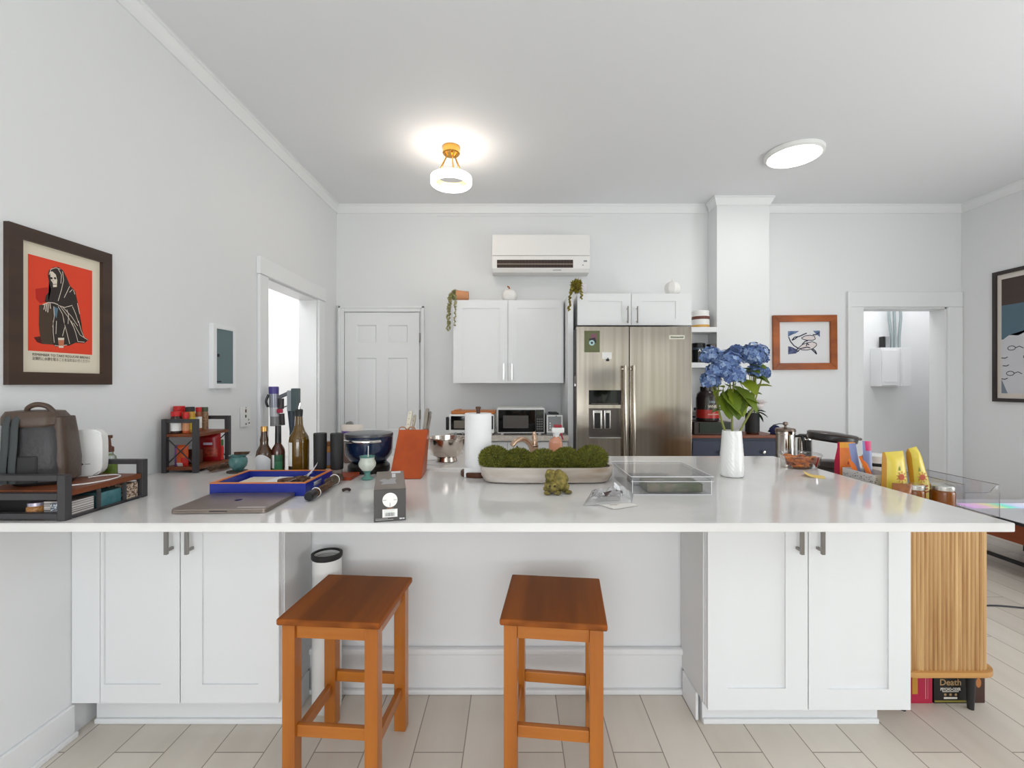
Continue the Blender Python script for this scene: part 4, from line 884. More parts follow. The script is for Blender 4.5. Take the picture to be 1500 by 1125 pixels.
# ------------------------------------------------------------------ ceiling lamps
Yl = 3.25
t = thing('ceiling_light', 'brass ceiling lamp with a glowing white ring', 'ceiling light', (X(661, Yl), Yl, ZC-.0005))
b = MB(); b.lathe([(0, 0), (.062, 0), (.062, -.045), (.056, -.052), (0, -.052)][::-1], 36, cap=False); b.build('canopy', BRASS, t)
zr0, zr1 = 2.753-ZC, 2.808-ZC; R0 = .146
for k in range(3):
    a = math.radians(-75+k*120); b = MB(); b.tube([(.03*math.cos(a), .03*math.sin(a), -.05), (.122*math.cos(a), .122*math.sin(a), zr1+.002)], .006, 8); b.build('arm', BRASS, t)
b = MB(); b.lathe([(.110, zr0+.022), (.1135, zr0+.022), (.1135, zr1+.004), (.130, zr1+.004), (.130, zr1+.006), (.110, zr1+.006), (.110, zr0+.022)], 48, cap=False); b.build('inner_band', mat('gold_band', (232, 190, 120), r=.3, met=.6), t)
b = MB(); b.lathe([(.1145, zr0), (R0-.008, zr0-.003), (R0, zr0+.005), (R0, zr1-.004), (R0-.006, zr1), (.1145, zr1), (.1145, zr0)], 48, cap=False)
gm = mat('lamp_glow', (255, 252, 246), r=.4, emit=4.5); b.build('diffuser', gm, t)
l = bpy.data.lights.new('ring_light', 'POINT'); l.energy = 7; l.shadow_soft_size = .10; l.color = (1, .93, .84); lo = bpy.data.objects.new('ring_light', l); COL.objects.link(lo); lo.parent = t; lo.location = (0, 0, (zr0+zr1)/2)
Yl = 3.32
t = thing('ceiling_light', 'flat round white LED panel on the ceiling at right', 'ceiling light', (X(1163, Yl), Yl, ZC-.0005))
b = MB(); b.lathe([(0, -.034), (.172, -.034), (.178, -.036), (.192, -.026), (.194, -.004), (.190, 0), (0, 0)], 56, cap=False); b.build('rim', WHITE, t)
b = MB(); b.lathe([(0, -.041), (.15, -.041), (.172, -.036)], 56, cap=False); b.build('diffuser', gm, t)
l = bpy.data.lights.new('panel_light', 'AREA'); l.shape = 'DISK'; l.size = .34; l.energy = 5; l.color = (1, .985, .96); lo = bpy.data.objects.new('panel_light', l); COL.objects.link(lo); lo.parent = t; lo.location = (0, 0, -.05)
# ================================================================== THINGS ON THE ISLAND
G = ZT+.0006
# ---- kitchen range set into the back of the island
t = thing('range', 'white glass-top range set into the back of the island', 'range', (-.39, 2.5, 0)); L_ = Matrix.Translation((.39, -2.5, 0))
b = MB(); b.T = L_; b.box(-.585, -.19, 2.206, 2.80, .02, ZT-.012); b.build('body', WHITE, t)
b = MB(); b.T = L_; b.box(-.587, -.188, 2.203, 2.82, ZT-.012, ZT+.010, b=.004); b.build('cooktop', mat('cooktop_white', (236, 234, 230), r=.15), t)
for (u, v, r) in ((-.39, 2.36, .08), (-.39, 2.66, .09)):
    b = MB(); b.T = L_; b.lathe([(r, 0), (r+.003, 0), (r+.003, .0008), (r, .0008), (r, 0)], 40, c=(u, v, ZT+.0102), cap=False); b.build('burner_ring', GREY, t)
RG = ZT+.0115
# ---- riser on the left
yN, yF, xw, xr = 1.39, 1.68, XL+.012, -1.358
t = thing('desk_riser', 'brown wood riser shelf with dark metal ends at the left wall', 'riser', (0, 0, G)); tb = .024
def rz_(z): return z-G
for nm, y in (('end_frame', yN), ('end_frame', yF)):
    b = MB(); b.T = Matrix.Translation((0, 0, -G))
    b.box(xr-tb, xr, y-tb/2, y+tb/2, G, 1.053, b=.002); b.box(xw, xw+tb, y-tb/2, y+tb/2, G, 1.053, b=.002); b.box(xw+tb, xr-tb, y-tb/2, y+tb/2, 1.036, 1.053, b=.002)
    b.box(xw+tb, xr-tb, y-tb/2, y+tb/2, .978, .998, b=.002); b.box(xw+tb, xr-tb, y-tb/2, y+tb/2, .920, .937, b=.002); b.build(nm, CHAR, t)
b = MB(); b.T = Matrix.Translation((0, 0, -G)); b.box(xw+.003, xr-.004, yN+.013, yF-.013, .985, 1.003, b=.002); b.build('shelf_board', RWOOD, t)
b = MB(); b.T = Matrix.Translation((0, 0, -G)); b.box(xw+.004, xr-.125, yN+.05, yF-.03, .9175, .974); b.build('drawer', BLACKM, t)
b = MB(); b.T = Matrix.Translation((0, 0, -G))
for y in (yN+.11, yN+.21): b.box(xr-.012, xr-.004, y-.004, y+.004, .918, .985)
b.box(xr-.012, xr-.004, yN+.013, yF-.013, .916, .922); b.box(xw, xr-.004, yN+.02, yF-.02, G, .917); b.build('drawer_frame', CHAR, t)
g2 = .9178
def small_box(name, label, cat, x0, x1, y0, y1, z0, z1, m, **k):
    b = MB(); b.box(x0, x1, y0, y1, z0, z1, b=.002); return b.build(name, m, label=label, cat=cat, **k)
RAT = mat('woven_print', (206, 188, 168), r=.7, col2=(110, 82, 66), scale=140, lo=.45, hi=.55)
small_box('box', 'white striped small box on the riser underside nearest the front', 'box', xr-.10, xr-.014, 1.413, 1.49, g2, .966, mat('grey_stripes', (216, 212, 208), r=.6, col2=(120, 112, 108), scale=14, stretch=(.1, .1, 20), lo=.45, hi=.55))
small_box('box', 'teal box in the middle under the wooden riser', 'box', xr-.11, xr-.014, 1.508, 1.594, g2, .968, mat('teal_card', (54, 104, 112), r=.5, col2=(84, 132, 136), scale=20))
small_box('box', 'brown and cream patterned box at the far end under the riser', 'box', xr-.11, xr-.014, 1.608, 1.664, g2, .974, RAT)
small_box('box', 'white mesh-patterned box seen through the near end of the riser', 'box', -1.43, -1.385, 1.405, 1.412, g2+.02, .962, mat('mesh_print', (206, 210, 216), r=.5, col2=(90, 98, 108), scale=260, lo=.48, hi=.52))
t2 = thing('jar', 'squat amber textured jar under the left end of the riser', 'jar', (-1.488, 1.425, g2))
b = MB(); b.lathe([(.020, 0), (.026, .004), (.026, .03), (.022, .034)], 24); b.build('body', mat('amber_texture', (196, 142, 84), r=.4, col2=(150, 98, 52), scale=200), t2)
b = MB(); b.lathe([(.024, .034), (.024, .044), (.02, .046)], 24); b.build('lid', mat('lilac_metal', (190, 184, 200), r=.25, met=.6), t2)
# cable on the riser
b = MB(); P_ = []
for k in range(40):
    a = k/39; q = PI*1.15*(a*2-1) if False else None
pts = [(-1.44, 1.455, 0), (-1.41, 1.462, 0), (-1.385, 1.49, 0), (-1.372, 1.54, 0), (-1.378, 1.59, 0), (-1.40, 1.62, 0), (-1.43, 1.63, 0), (-1.46, 1.61, 0), (-1.475, 1.58, 0)]
def smooth(pts, n=5):
    P = [Vector(p) for p in pts]; o = []
    for i in range(len(P)-1):
        p0, p1, p2, p3 = P[max(i-1, 0)], P[i], P[i+1], P[min(i+2, len(P)-1)]
        for k in range(n):
            t = k/n; o.append(.5*((2*p1)+(-p0+p2)*t+(2*p0-5*p1+4*p2-p3)*t*t+(-p0+3*p1-3*p2+p3)*t**3))
    return o+[P[-1]]
b.tube(smooth(pts), .0022, 6); b.build('cable', WHITE, loc=(0, 0, 1.0056), label='thin white charging cable looped on the riser shelf', cat='cable')
# backpack
t = thing('backpack', 'small black and brown leather backpack on the riser', 'backpack', (-1.554, 1.502, 1.0036)); t.rotation_euler.z = math.radians(20); t.scale = (.77, .90, .98)
LEA = mat('leather_dark', (46, 44, 46), r=.42, bump=.3, bscale=60); LEB = mat('leather_brown', (78, 62, 52), r=.42, bump=.3, bscale=60)
def sq(w, d, n=28, e=3.2):
    o = []
    for i in range(n):
        a = 2*PI*i/n; c, s_ = math.cos(a), math.sin(a); o.append((w/2*math.copysign(abs(c)**(2/e), c), d/2*math.copysign(abs(s_)**(2/e), s_)))
    return o
def loft(b, secs, m=0, n=28, e=3.2):
    R = [[b.v((x+cx, y+cy, z)) for x, y in sq(w, d, n, e)] for (w, d, z, cx, cy) in secs]
    for a, c in zip(R[:-1], R[1:]): b.bridge(a, c, m)
    b.f(R[0][::-1], m); b.f(R[-1], m)
b = MB(); loft(b, [(.17, .10, 0, .008, 0), (.205, .13, .012, .005, 0), (.214, .14, .05, .003, 0), (.21, .138, .12, 0, 0), (.20, .128, .18, -.006, 0), (.19, .11, .20, -.01, 0)]); b.build('body', LEA, t)
b = MB(); loft(b, [(.185, .122, .192, -.016, 0), (.20, .132, .20, -.018, 0), (.20, .13, .225, -.018, 0), (.175, .105, .243, -.02, 0), (.11, .06, .246, -.02, 0)]); b.build('lid', LEB, t)
b = MB(); loft(b, [(.05, .12, .012, .085, .004), (.056, .128, .08, .083, .004), (.044, .115, .17, .078, .004), (.034, .10, .222, .075, .004), (.03, .09, .224, .074, .004)], e=3.5); b.build('side_wing', LEB, t)
b = MB(); loft(b, [(.11, .02, .012, -.034, -.064), (.118, .024, .03, -.034, -.066), (.118, .02, .095, -.034, -.066), (.112, .012, .10, -.034, -.066)]); b.build('front_pocket', BLACKM, t)
b = MB(); b.tube(smooth([(-.03, -.03, .235), (-.028, -.032, .254), (.0, -.034, .265), (.035, -.034, .259), (.058, -.03, .236)]), .0115, 8, flat=.75); b.build('handle', LEB, t)
for sx in (-.074, -.046):
    b = MB(); b.tube(smooth([(sx, -.058, .228), (sx, -.072, .20), (sx, -.079, .13), (sx-.004, -.082, .06), (sx-.004, -.076, .014)]), .012, 8, flat=.35); b.build('strap', mat('strap_grey', (62, 66, 66), r=.7), t)
# white device
t = thing('air_purifier', 'white rounded tablet-shaped device with a small mark on the riser', 'device', (X(131, 1.60)-.028, 1.622, 1.0036)); t.rotation_euler.z = math.radians(20)
b = MB(); b.prism([(x, z+.083) for x, z in sq(.104, .164, 40, 4.5)], -.022, .022, FRONT((0, 0, 0))); bmesh.ops.bevel(b.bm, geom=[e for e in b.bm.edges if abs(e.verts[0].co.y-e.verts[1].co.y) < 1e-6], offset=.006, segments=3, affect='EDGES'); b.build('body', WHITE, t)
b = MB(); M_ = FRONT((-.006, -.0224, .044)); b.flat([(0, .006), (.002, .002), (.006, 0), (.002, -.002), (0, -.006), (-.002, -.002), (-.006, 0), (-.002, .002)], 0, M_); b.rect(.008, .024, -.0008, .0008, 0, M_); b.build('mark', BLACKM, t)
# soap pump
t = thing('soap_bottle', 'clear pump bottle of green soap with brown pump behind the riser', 'bottle', (X(160, 1.745), 1.745, G)); t.scale = (1.15, 1.15, 1.47)
b = MB(); b.lathe([(.0, .001), (.020, .001), (.022, .006), (.022, .075), (.018, .094), (.011, .10), (.011, .108)], 24, cap=False); b.build('bottle', clear('soap_glass', tint=(.86, .90, .86), gloss=.15), t)
b = MB(); b.lathe([(.0205, .003), (.0205, .078), (0, .078)], 24); b.build('soap', mat('soap_green', (150, 176, 70), r=.2), t)
b = MB(); b.lathe([(.013, .106), (.013, .118), (.006, .122), (.004, .14), (.009, .142), (.009, .149)], 16); b.box(-.02, .006, -.005, .005, .142, .149, b=.002); b.build('pump', mat('pump_brown', (96, 52, 30), r=.35), t)

# ---- spice rack
sx0, sx1, sy0, sy1 = XL+.03, -1.475, 2.13, 2.37
t = thing('spice_rack', 'two-tier rustic wood spice rack with black metal frame', 'rack', (0, 0, G)); dz = Matrix.Translation((0, 0, -G)); q = .011
for y in (sy0, sy1):
    b = MB(); b.T = dz
    for x in (sx0, sx1-q*2): b.box(x, x+q*2, y-q, y+q, G, 1.166, b=.002)
    b.box(sx0+q*2, sx1-q*2, y-q*.8, y+q*.8, 1.148, 1.166, b=.002); b.build('end_frame', CHAR, t)
    b = MB(); b.T = dz; b.tube([(sx0+q, y, .945), (sx1-q, y, 1.085)], .003, 6); b.tube([(sx0+q, y, 1.085), (sx1-q, y, .945)], .003, 6); b.build('cross_brace', CHAR, t)
for z in (1.096, .941):
    b = MB(); b.T = dz; b.box(sx0+.001, sx1-.001, sy0-.006, sy1+.006, z-.014, z, b=.002); b.build('shelf_board', RWOOD, t)
s1, s0_ = 1.0966, .9416
def jar(label, px, Y, r, z0, ztop, body, lidm, lab=None, lidh=.022, group=None, name='spice_jar', dx=0):
    t = thing(name, label, 'jar', (X(px, Y)+dx, Y, z0)); h = ztop-z0
    b = MB(); b.lathe([(r*.92, 0), (r, .004), (r, h-lidh-.012), (r*.85, h-lidh)], 24); b.build('body', body, t)
    b = MB(); b.lathe([(r*.9, h-lidh), (r*.94, h-lidh+.002), (r*.94, h-.002), (r*.86, h)], 24); b.build('lid', lidm, t)
    if lab: b = MB(); b.lathe([(r*1.01, h*.12), (r*1.01, h*.60)], 24, cap=False); b.build('label_wrap', lab, t)
    return t
jar('clear glass jar with large red lid at the back of the spice rack', 259, 2.235, .026, s1, 1.222, mat('pale_spice', (170, 120, 96), r=.2), RED, lidh=.03, dx=.012)
jar('dark spice jar with red lid and white label at the front left of the rack', 259.5, 2.155, .023, s1, 1.200, mat('dark_spice', (58, 36, 32), r=.2), RED, PAPER, dx=-.004)
jar('orange spice jar with red lid beside the dark jar', 271, 2.165, .014, s1, 1.196, mat('paprika', (196, 84, 40), r=.25), RED, mat('label_peach', (226, 160, 116), r=.5), lidh=.03, dx=.004)
jar('yellow spice jar with black lid on the spice rack', 278.5, 2.205, .021, s1, 1.219, mat('turmeric', (186, 140, 40), r=.25), BLACKM, mat('label_yellow', (206, 182, 44), r=.5))
jar('slim white-labelled spice bottle with red cap on the rack', 291, 2.275, .014, s1, 1.214, mat('red_brown_spice', (150, 86, 56), r=.25), RED, PAPER)
jar('brown spice grinder with dark green cap at the far end of the rack', 299.5, 2.325, .017, s1, 1.212, mat('pepper_mix', (122, 88, 62), r=.4, col2=(170, 136, 104), scale=160), mat('cap_green', (70, 84, 58), r=.4))
def bag(name, label, cat, px, Y, w, h, z, thick, mats, mf, rz=0., taper=0., sd=0, tilt=0., top=.12, dx=0):
    M_ = Matrix.Translation((X(px, Y)+dx, Y, z)) @ Matrix.Rotation(rz, 4, 'Z') @ Matrix.Rotation(tilt, 4, 'Y') @ FRONT((0, 0, 0))
    b = MB(); b.pouch(w, h, thick, Matrix.Translation((0, 0, 0)) @ FRONT((0, 0, 0)), sd=sd, taper=taper, mf=mf, top=top)
    o = b.build(name, mats, label=label, cat=cat, ang=60); o.location = (X(px, Y)+dx, Y, z); o.rotation_euler = (0, tilt, rz); return o
bag('snack_bag', 'purple and orange snack packet on the lower shelf of the spice rack', 'bag', 264, 2.16, .066, .10, s0_, .03,
    [mat('bag_purple', (132, 92, 160), r=.3), mat('bag_orange', (216, 92, 40), r=.3), mat('bag_white', (226, 218, 214), r=.4), mat('bag_red', (206, 40, 32), r=.3)],
    lambda u, v, s: 0 if u < .35 else (2 if v < .2 and u < .7 else (3 if (v < .45 and u > .6) else 1)), sd=3, dx=.006)
bag('snack_bag', 'dark red snack bag standing on the lower shelf of the spice rack', 'bag', 307, 2.30, .105, .142, s0_, .036,
    [mat('bag_dark_red', (150, 16, 22), r=.28), mat('bag_label', (196, 190, 206), r=.4), mat('bag_nuts', (186, 74, 54), r=.35, col2=(120, 40, 30), scale=60)],
    lambda u, v, s: (1 if (.3 < u < .7 and .60 < v < .68) else (2 if (.15 < u < .9 and .2 < v < .48) else 0)) if s == 1 else 0, rz=math.radians(8), sd=5)
small_box('box', 'small dark brown carton behind the purple packet on the rack', 'box', -1.60, -1.53, 2.215, 2.245, s0_, 1.01, mat('carton_brown', (84, 44, 30), r=.5))
jar('red sauce bottle with green cap at the far end of the lower shelf', 326.5, 2.335, .016, s0_, 1.045, mat('chili_red', (206, 44, 34), r=.2), mat('cap_leaf', (70, 110, 60), r=.4), lidh=.03, name='sauce_bottle', dx=-.014)

# ---- dried bundles, teal jar
BARK = mat('dried_herb', (112, 84, 62), r=.9, col2=(70, 50, 38), scale=60, bump=.6, bscale=120)
def bundle(name, label, cat, p0, p1, r, sd, mats, n=16, string=None, parts=None):
    p0, p1 = Vector(p0), Vector(p1); t = thing(name, label, cat, p0); d = p1-p0; rnd = random.Random(sd); b = MB()
    a = d.orthogonal().normalized(); c = d.cross(a).normalized()
    for k in range(n):
        an = k*2.4; q = r*.75*math.sqrt((k+.3)/n); o0 = (a*math.cos(an)+c*math.sin(an))*q; an += rnd.uniform(-.5, .5); o1 = (a*math.cos(an)+c*math.sin(an))*q*rnd.uniform(.7, 1.15)
        b.tube([o0+d*rnd.uniform(-.02, .06), o0.lerp(o1, .5)+d*.5, o1+d*rnd.uniform(.92, 1.02)], r*.27, 6)
    b.build('twigs', mats, t)
    if string:
        b = MB(); 
        for f in string: b.tube([d*f+(a*math.cos(x)+c*math.sin(x))*r*1.03 for x in [2*PI*k/20 for k in range(20)]], .0018, 5, closed=True)
        b.build('string', PAPER, t)
    return t, d
bundle('herb_bundle', 'dry brown twig bundle lying in front of the spice rack', 'bundle', (X(307, 2.13), 2.13, G+.017), (X(338, 2.24), 2.24, G+.017), .016, 1, BARK, 14)
Yj = 2.15
t = thing('coaster', 'dark slate coaster under the small teal jar', 'coaster', (X(348, Yj), Yj, G)); b = MB(); b.lathe([(.045, 0), (.046, .003), (.045, .006)], 24); b.build('disc', mat('slate', (70, 62, 56), r=.7), t)
TEAL = mat('teal_glaze', (96, 140, 136), r=.2, col2=(70, 112, 112), scale=30)
t = thing('jar', 'small round teal glazed jar beside the spice rack', 'jar', (X(349, Yj), Yj, G+.0065)); b = MB()
b.lathe([(.018, 0), (.022, .006), (.036, .022), (.0405, .04), (.038, .056), (.031, .066), (.038, .072), (.040, .074), (.033, .072), (.027, .064), (.03, .05), (0, .02)], 36); b.build('pot', TEAL, t)
bundle('smudge_stick', 'short brown smudge stick resting across the teal jar', 'bundle', (X(347, Yj)-.01, Yj-.005, G+.0895), (X(364, Yj), Yj+.01, G+.0895), .0085, 2, BARK, 8)

# ---- laptop
t = thing('laptop', 'closed grey laptop at the front edge of the island', 'laptop', (-.951, 1.570, G), math.radians(2.5)); w, d = .30, .222
SPG = mat('space_grey', (150, 138, 130), r=.35, met=.8)
b = MB(); b.prism(rrect(-w/2, w/2, -d/2, d/2, .012), .001, .0075, TOP((0, 0, 0))); b.build('base', SPG, t)
b = MB(); b.prism(rrect(-w/2, w/2, -d/2, d/2, .012), .0085, .0145, TOP((0, 0, 0))); bmesh.ops.bevel(b.bm, geom=[e for e in b.bm.edges if abs(e.verts[0].co.z-e.verts[1].co.z) < 1e-6 and e.verts[0].co.z > .01], offset=.0015, segments=2, affect='EDGES'); b.build('lid', SPG, t)
b = MB(); b.prism(rrect(-w/2+.003, w/2-.003, -d/2+.003, d/2-.003, .01), .0072, .0088, TOP((0, 0, 0))); b.build('seam', BLACKM, t)
b = MB(); b.box(-.028, .028, -d/2-.0006, -d/2+.002, .006, .0092, 0); b.build('thumb_notch', BLACKM, t)
b = MB(); b.flat([(-.008, .01), (0, .016), (.010, .014), (.013, .004), (.008, -.008), (0, -.011), (-.008, -.007), (-.011, .002)], .0148, TOP((0, .0, 0))); b.build('emblem', mat('emblem_dark', (60, 52, 48), r=.1, met=.8), t)
b = MB(); b.rect(w/2-.10, w/2-.01, -d/2+.012, -d/2+.024, .0147, TOP((0, 0, 0))); b.build('sticker', mat('sticker_pale', (206, 198, 190), r=.4), t)
# ---- blue tray
t = thing('tray', 'blue lacquer tray with orange rim behind the laptop', 'tray', (-.948, 1.812, G), math.radians(1)); w, d, h, k = .352, .255, .047, .011
BLU = mat('cobalt_lacquer', (40, 54, 150), r=.22); ORG = mat('orange_rim', (216, 124, 52), r=.35)
b = MB(); b.box(-w/2, w/2, -d/2, -d/2+k, 0, h); b.box(-w/2, w/2, d/2-k, d/2, 0, h); b.box(-w/2, -w/2+k, -d/2+k, d/2-k, 0, h)
y0, y1 = -.055, .045; b.box(w/2-k, w/2, -d/2+k, y0, 0, h); b.box(w/2-k, w/2, y1, d/2-k, 0, h); b.box(w/2-k, w/2, y0, y1, 0, .016); b.box(w/2-k, w/2, y0, y1, .036, h)
b.box(-w/2+k, w/2-k, -d/2+k, d/2-k, 0, .006); b.build('body', BLU, t)
b = MB(); frame_box(b, TOP((0, 0, 0)), -w/2-.001, w/2+.001, -d/2-.001, d/2+.001, k+.002, .003); 
for q in b.bm.verts: q.co.z += h
b.build('rim', ORG, t)
tx, ty = -.948, 1.812
def flat_thing(name, label, cat, cx, cy, z, w, d, rz, m, th=.0008, curl=0., group=None):
    b = MB(); n = 8; top = []; bot = []
    for i in range(n+1):
        u = i/n; zc = curl*max(0, u-.4)**2*2.8
        top.append([b.v((-w/2+w*u, y, zc+th)) for y in (-d/2, d/2)]); bot.append([b.v((-w/2+w*u, y, zc)) for y in (-d/2, d/2)])
    for i in range(n):
        b.f([top[i][0], top[i+1][0], top[i+1][1], top[i][1]]); b.f([bot[i][1], bot[i+1][1], bot[i+1][0], bot[i][0]])
        b.f([bot[i][0], bot[i+1][0], top[i+1][0], top[i][0]]); b.f([top[i][1], top[i+1][1], bot[i+1][1], bot[i][1]])
    b.f([bot[0][0], top[0][0], top[0][1], bot[0][1]]); b.f([bot[n][1], top[n][1], top[n][0], bot[n][0]])
    return b.build(name, m, loc=(cx, cy, z), rz=rz, label=label, cat=cat, group=group)
LIL = mat('lilac_paper', (226, 222, 232), r=.8)
small_box('paper_stack', 'stack of white papers filling the blue tray', 'paper', tx-.15, tx+.155, ty-.10, ty+.11, G+.0064, G+.024, PAPER)
flat_thing('paper_sheet', 'cream paper lying at the left in the blue tray', 'paper', tx-.075, ty+.01, G+.0244, .13, .17, .1, CREAM)
flat_thing('paper_sheet', 'white paper in the middle of the blue tray', 'paper', tx+.03, ty+.02, G+.0256, .15, .15, -.12, PAPER, curl=.02)
flat_thing('envelope', 'pale lilac envelope leaning at the right in the blue tray', 'envelope', tx+.085, ty+.04, G+.027, .12, .09, .35, LIL, curl=.06)
b = MB(); b.tube(smooth([(-.055, -.01, 0), (-.02, 0, .005), (.03, .004, .004), (.055, -.006, 0)]), [.004]+[.008]*14+[.004], 8); b.tube(smooth([(-.01, .02, .004), (.03, .01, .012), (.06, .02, .004)]), .006, 8)
b.build('driftwood', BARK, loc=(tx+.085, ty-.03, G+.037), label='small brown driftwood twigs lying in the blue tray', cat='twig')
# herb sticks right of the tray
b0, d_ = bundle('herb_bundle', 'brown herb bundle with black end and white string beside the blue tray', 'bundle', (-.722, 1.615, G+.0185), (-.724, 1.80, G+.0185), .017, 6, BARK, 16, string=(.28,))
b = MB(); b.lathe([(.0, -.014), (.014, -.014), (.0165, -.008), (.0165, .03), (.015, .034)], 20, M=Matrix.Rotation(-PI/2, 4, 'X')); b.build('black_cap', BLACK, b0)
bundle('herb_bundle', 'thicker grey-brown herb bundle lying on the red cutting board', 'bundle', (-.738, 1.815, G+.0218), (-.735, 1.935, G+.0218), .02, 8, mat('herb_grey', (104, 90, 76), r=.9, col2=(64, 52, 42), scale=50, bump=.6, bscale=120), 16, string=(.5,))
b = MB(); b.tube(smooth([(-.014, -.003, .005), (-.004, .003, .008), (.008, .003, .008), (.015, -.002, .005)]), [.004]+[.0058]*14+[.003], 8); b.build('seed_pod', mat('pod_brown', (54, 38, 30), r=.6), loc=(X(507, 1.755), 1.755, G+.001), label='small dark brown curved pod alone on the white counter', cat='pod')
small_box('cutting_board', 'red-orange wooden board under the black pepper mills', 'board', -.915, -.700, 1.958, 2.075, G, G+.015, wood('red_board', (190, 84, 44), (150, 58, 28), 'x', 16))
# bottles behind the tray
def bottle(label, px, Y, prof, glass, capm, cap, labs, name='bottle'):
    t = thing(name, label, 'bottle', (X(px, Y), Y, G)); b = MB(); b.lathe(prof, 36); b.build('glass', glass, t)
    b = MB(); b.lathe(cap, 20); b.build('cap', capm, t)
    for nm, z0, z1, r, a0, a1, ms, fn in labs:
        b = MB(); N = 20; cols = []
        for i in range(N+1):
            a = math.radians(a0+(a1-a0)*i/N); zz = z1(i/N) if callable(z1) else z1; cols.append([b.v((r*math.cos(a), r*math.sin(a), z0+(zz-z0)*k)) for k in (0, .33, .66, 1)])
        for i in range(N):
            for k in range(3): b.f([cols[i][k], cols[i+1][k], cols[i+1][k+1], cols[i][k+1]], fn(i/N, k))
        b.build(nm, ms, t)
    return t
BRG = mat('brown_glass', (66, 40, 16), r=.08, coat=.5); OLG = mat('olive_glass', (92, 66, 14), r=.08, coat=.5); RDG = mat('red_brown_glass', (70, 30, 18), r=.08, coat=.5)
LBL = mat('label_grey', (196, 196, 198), r=.5); 
bottle('brown glass bottle with gold cap and white arched label', 387, 2.03, [(.030, 0), (.0335, .005), (.0335, .100), (.030, .118), (.018, .142), (.0165, .150), (.0175, .168), (.014, .185), (.0125, .205)], BRG, mat('gold_cap', (196, 150, 84), r=.3, met=.7), [(.0145, .205), (.0145, .224), (.013, .227)],
       [('paper_label', .006, lambda u: .07+.035*math.sin(PI*(1-u)*.75+.3), .0339, 215, 345, [LBL], lambda u, k: 0)])
bottle('dark red-brown bottle with green and white label, second of the three', 407.5, 2.06, [(.026, 0), (.0285, .005), (.0285, .110), (.026, .124), (.0135, .145), (.012, .20)], RDG, mat('neck_foil_black', (34, 30, 32), r=.3), [(.0135, .15), (.0128, .20), (.0128, .225), (.011, .228)],
       [('paper_label', .01, .098, .0289, 205, 335, [mat('label_green', (50, 112, 76), r=.5), PAPER, mat('label_dark_green', (36, 84, 58), r=.5)], lambda u, k: 1 if (u < .45 and k > 0) else (2 if k == 2 else 0))])
t = bottle('tall olive oil bottle with pour spout, tallest of the three', 438, 2.06, [(.038, 0), (.0425, .006), (.043, .155), (.040, .178), (.026, .202), (.017, .23), (.0145, .27), (.0135, .285)], OLG, BLACKM, [(.0155, .270), (.0165, .298), (.013, .302)],
       [('paper_label', .05, .155, .0434, 185, 255, [PAPER], lambda u, k: 0), ('lower_label', .01, .045, .0434, 185, 255, [mat('label_black', (30, 28, 26), r=.5), PAPER], lambda u, k: 0 if k == 2 else 1)])
b = MB(); b.tube([(0, 0, .30), (.002, 0, .318), (.006, 0, .33)], [.005, .004, .003], 8); b.build('spout', CHROME, t)
# pepper mills standing on the red board
for lab, px, Y in (('black cylinder pepper mill next to the olive oil bottle', 469, 2.043), ('black cylinder pepper mill in front of the navy cooker', 493.5, 2.038)):
    t = thing('pepper_mill', lab, 'pepper mill', (X(px, Y), Y, G+.0156), group=None)
    b = MB(); b.lathe([(.022, 0), (.024, .003), (.024, .018), (.022, .02)], 28); b.build('base', mat('mill_base', (150, 146, 140), r=.15), t)
    b = MB(); b.lathe([(.026, .02), (.0275, .022), (.0285, .176), (.027, .180), (.0, .181)], 32); b.build('body', BLACKM, t)
jar('amber jar with striped label between the two pepper mills', 482.5, 2.27, .03, G, 1.045, mat('amber_food', (170, 110, 36), r=.25), mat('lid_bronze', (130, 84, 48), r=.3, met=.5), mat('label_blue_grey', (130, 134, 156), r=.5), name='jar')
bag('bread_bag', 'tied bag of bread with a purple band behind the pepper mills', 'bag', 516, 2.42, .118, .20, G, .07,
    [mat('bag_clear_pale', (226, 216, 206), r=.25), mat('band_purple', (92, 62, 150), r=.35), mat('bread_tan', (200, 142, 76), r=.4, col2=(170, 108, 52), scale=30), mat('bag_mauve', (150, 120, 110), r=.35)],
    lambda u, v, s: 1 if .78 < v < .87 else (2 if v <= .78 and v > .6 else (3 if v <= .6 else 0)), sd=9, top=.10)
# navy cooker
t = thing('electric_cooker', 'navy round countertop cooker with grey lid and chrome bar handle', 'cooker', (X(543, 2.17)-.012, 2.182, G)); NB = mat('navy_enamel', (18, 36, 64), r=.14, coat=.6)
b = MB(); b.lathe([(.095, 0), (.098, .008), (.097, .030), (.085, .042)], 48); b.build('base', BLACK, t)
b = MB(); b.lathe([(.070, .042), (.088, .054), (.106, .082), (.111, .11), (.112, .165), (.109, .168)], 56); b.build('pot', NB, t)
b = MB(); b.lathe([(.112, .168), (.113, .172), (.112, .181), (.095, .185), (0, .187)], 56); b.build('lid', mat('lid_grey', (74, 74, 78), r=.25), t)
b = MB()
P_ = [(.122*math.sin(a), -.122*math.cos(a), .152) for a in [math.radians(-42+k*6) for k in range(15)]]; b.tube(P_, .0075, 10, flat=1); b.tube([P_[1], (P_[1][0]*.88, P_[1][1]*.88, .152)], .005); b.tube([P_[-2], (P_[-2][0]*.88, P_[-2][1]*.88, .152)], .005); b.build('handle', CHROME, t)
